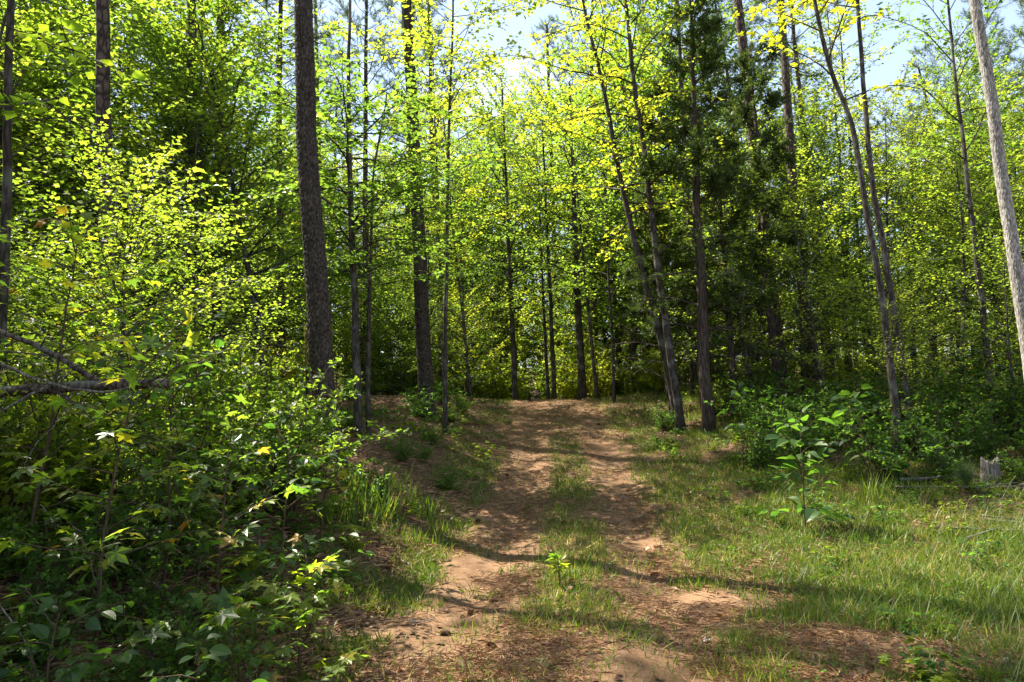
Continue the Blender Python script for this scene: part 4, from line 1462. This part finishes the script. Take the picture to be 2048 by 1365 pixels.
# stump
sp = on_ground(1984, 968)
o = thing('tree_stump', 'splintered grey stump beyond the open grass', 'stump', sp)
m_ = MB()
rr = np.random.default_rng(9)
zz = np.array([-.08, 0, .08, .18, .26, .30])
sides = 16
dz = .03 * rr.random((6, sides))
m_.tube(np.stack([0 * zz, 0 * zz, zz], 1), np.array([.20, .165, .135, .125, .12, .115]), sides, disp=.02 * (rr.random((6, sides)) - .5))
V = m_.v[0].reshape(6, sides, 3)
V[-1, :, 2] += rr.uniform(-.12, .10, sides)
V[-2, :, 2] += rr.uniform(-.05, .02, sides)
link('trunk', m_.mesh('trunk', ['dead_wood']), o)
for k in range(5):
    b = MB()
    a_ = k * 1.25 + .4
    b.tube(np.array([(math.cos(a_) * .1, math.sin(a_) * .1, .0), (math.cos(a_) * .24, math.sin(a_) * .24, -.03), (math.cos(a_) * .4, math.sin(a_) * .4, -.1)]), (.06, .04, .015), 7)
    link('root', b.mesh('root', ['dead_wood']), o)

# pine cones on the track
cm = MB()
n = 70
i = np.arange(n)
hh = i / n
az = i * 2.39996
rad = .021 * np.sin(np.pi * np.clip(.12 + hh * .84, 0, 1)) ** .8
pos = np.stack([rad * .55 * np.cos(az), rad * .55 * np.sin(az), hh * .08], 1)
cm.stamp(np.array([(-.5, 0, 0), (.5, 0, 0), (0, 1, .35), (0, .9, .1)]), np.array([(0, 1, 2), (0, 3, 1)]), pos,
         frames(np.stack([np.cos(az), np.sin(az), np.full(n, .35)], 1), np.tile(UP, (n, 1))), np.full(n, .022), np.full(n, .15))
cm.tube(np.array([(0, 0, 0), (0, 0, .04), (0, 0, .08)]), (.009, .011, .003), 6)
cone = cm.mesh('pine_cone', ['litter'], smooth=False)
for k in range(8):
    y_ = r.uniform(4.2, 17)
    x_ = float(trail_x(y_)) + r.uniform(-1.4, 1.4)
    o = link('pine_cone', cone, None, (x_, y_, float(ground(x_, y_)) + .03))
    o.rotation_euler = (math.pi / 2 + r.normal(0, .1), 0, r.uniform(0, 6.28))
    tag(o, 'brown pine cone lying on the dirt track', 'pine cone', 'pine cones on the track')

# small pine seedlings in the grass
for k, (px, py, H, lb) in enumerate([(1872, 960, .55, 'feathery pine seedling near the stump'), (1935, 985, .35, 'smaller feathery pine seedling near the stump')]):
    b = on_ground(px, py)
    rr = np.random.default_rng(40 + k)
    o = thing('pine_seedling', lb, 'seedling', b)
    m_ = MB()
    pth = wander((0, 0, -.03), (0, 0, 1), H, 6, rr, .05)
    m_.tube(pth, np.linspace(.008, .003, 7), 5)
    link('stem', m_.mesh('stem', ['stem']), o)
    m_ = MB()
    n = 700
    pos = path_at(pth, rr.uniform(.35, 1, n)) + rr.normal(0, .04, (n, 3))
    m_.stamp(np.array([(-.012, 0, 0), (.012, 0, 0), (0, 1, 0)]), np.array([(0, 1, 2)]), pos, frames(rr.normal(0, .7, (n, 3)) + UP * .5, rr.normal(0, 1, (n, 3))), rr.uniform(.12, .22, n), rr.uniform(.4, 1, n))
    link('foliage', m_.mesh('foliage', ['needle'], smooth=False), o)
# ------------------------------------------------------------------ tell look-alikes apart by what they stand next to
MARKS = {}
for o in bpy.data.objects:
    if o.parent is None and 'label' in o and 'group' not in o and 'category' in o:
        for key, short in [('tall pine with dark cracked', 'big bank pine'), ('straight dark pine rising', 'straight dark pine'), ('slender straight tree', 'slender straight tree'),
                           ('bare-trunked tree leaning', 'leaning verge tree'), ('dark cedar with a bare', 'bare-trunked cedar'), ('broad dark cedar', 'broad dark cedar'),
                           ('crooked sweetgum', 'crooked sweetgum'), ('pale grey pine', 'pale grey pine'), ('splintered grey stump', 'grey stump'), ('broken dead log', 'broken dead log'),
                           ('upright young sapling', 'upright glossy sapling'), ('grey-trunked tree standing', 'grey-trunked crest tree'), ('dark stout trunk', 'stout crest trunk'),
                           ('single tall grass stalk', 'tall seed-head stalk'), ('pale star-leaved seedling', 'pale track seedling'), ('thick pine trunk', 'half-hidden thick pine'),
                           ('stout pine standing', 'stout cedar-side pine'), ('slender pine between', 'slender pine')]:
            if o['label'].startswith(key):
                MARKS[short] = np.array(o.location[:2])
RANK = ['closest to', 'second closest to', 'third closest to', 'fourth closest to', 'fifth closest to']
looks = {}
for o in bpy.data.objects:
    if o.parent is None and 'group' in o and o.location.y < 32:
        lk = o['label']
        for pre in LOOK + SLOOK + HLOOK + ['tall thin pine', 'wispy tall sedge clump', 'bright arching grass clump', 'small grass tuft', 'short dead twig', 'brown pine cone',
                                           'thin grey dead stick', 'grey cut stick']:
            if lk.startswith(pre):
                looks.setdefault(pre, []).append(o)
for pre, objs in looks.items():
    best = {}
    for mk, mp_ in MARKS.items():
        order = sorted(range(len(objs)), key=lambda q: float(np.hypot(objs[q].location.x - mp_[0], objs[q].location.y - mp_[1])))
        for rk in range(min(len(RANK), len(order))):
            q = order[rk]
            if q not in best or rk < best[q][0]:
                best[q] = (rk, mk)
    for q, (rk, mk) in best.items():
        objs[q]['label'] = f'{pre} {RANK[rk]} the {mk}'
print('objects', len(bpy.data.objects), 'tris', sum(len(m.loops) - 2 * len(m.polygons) for m in bpy.data.meshes))
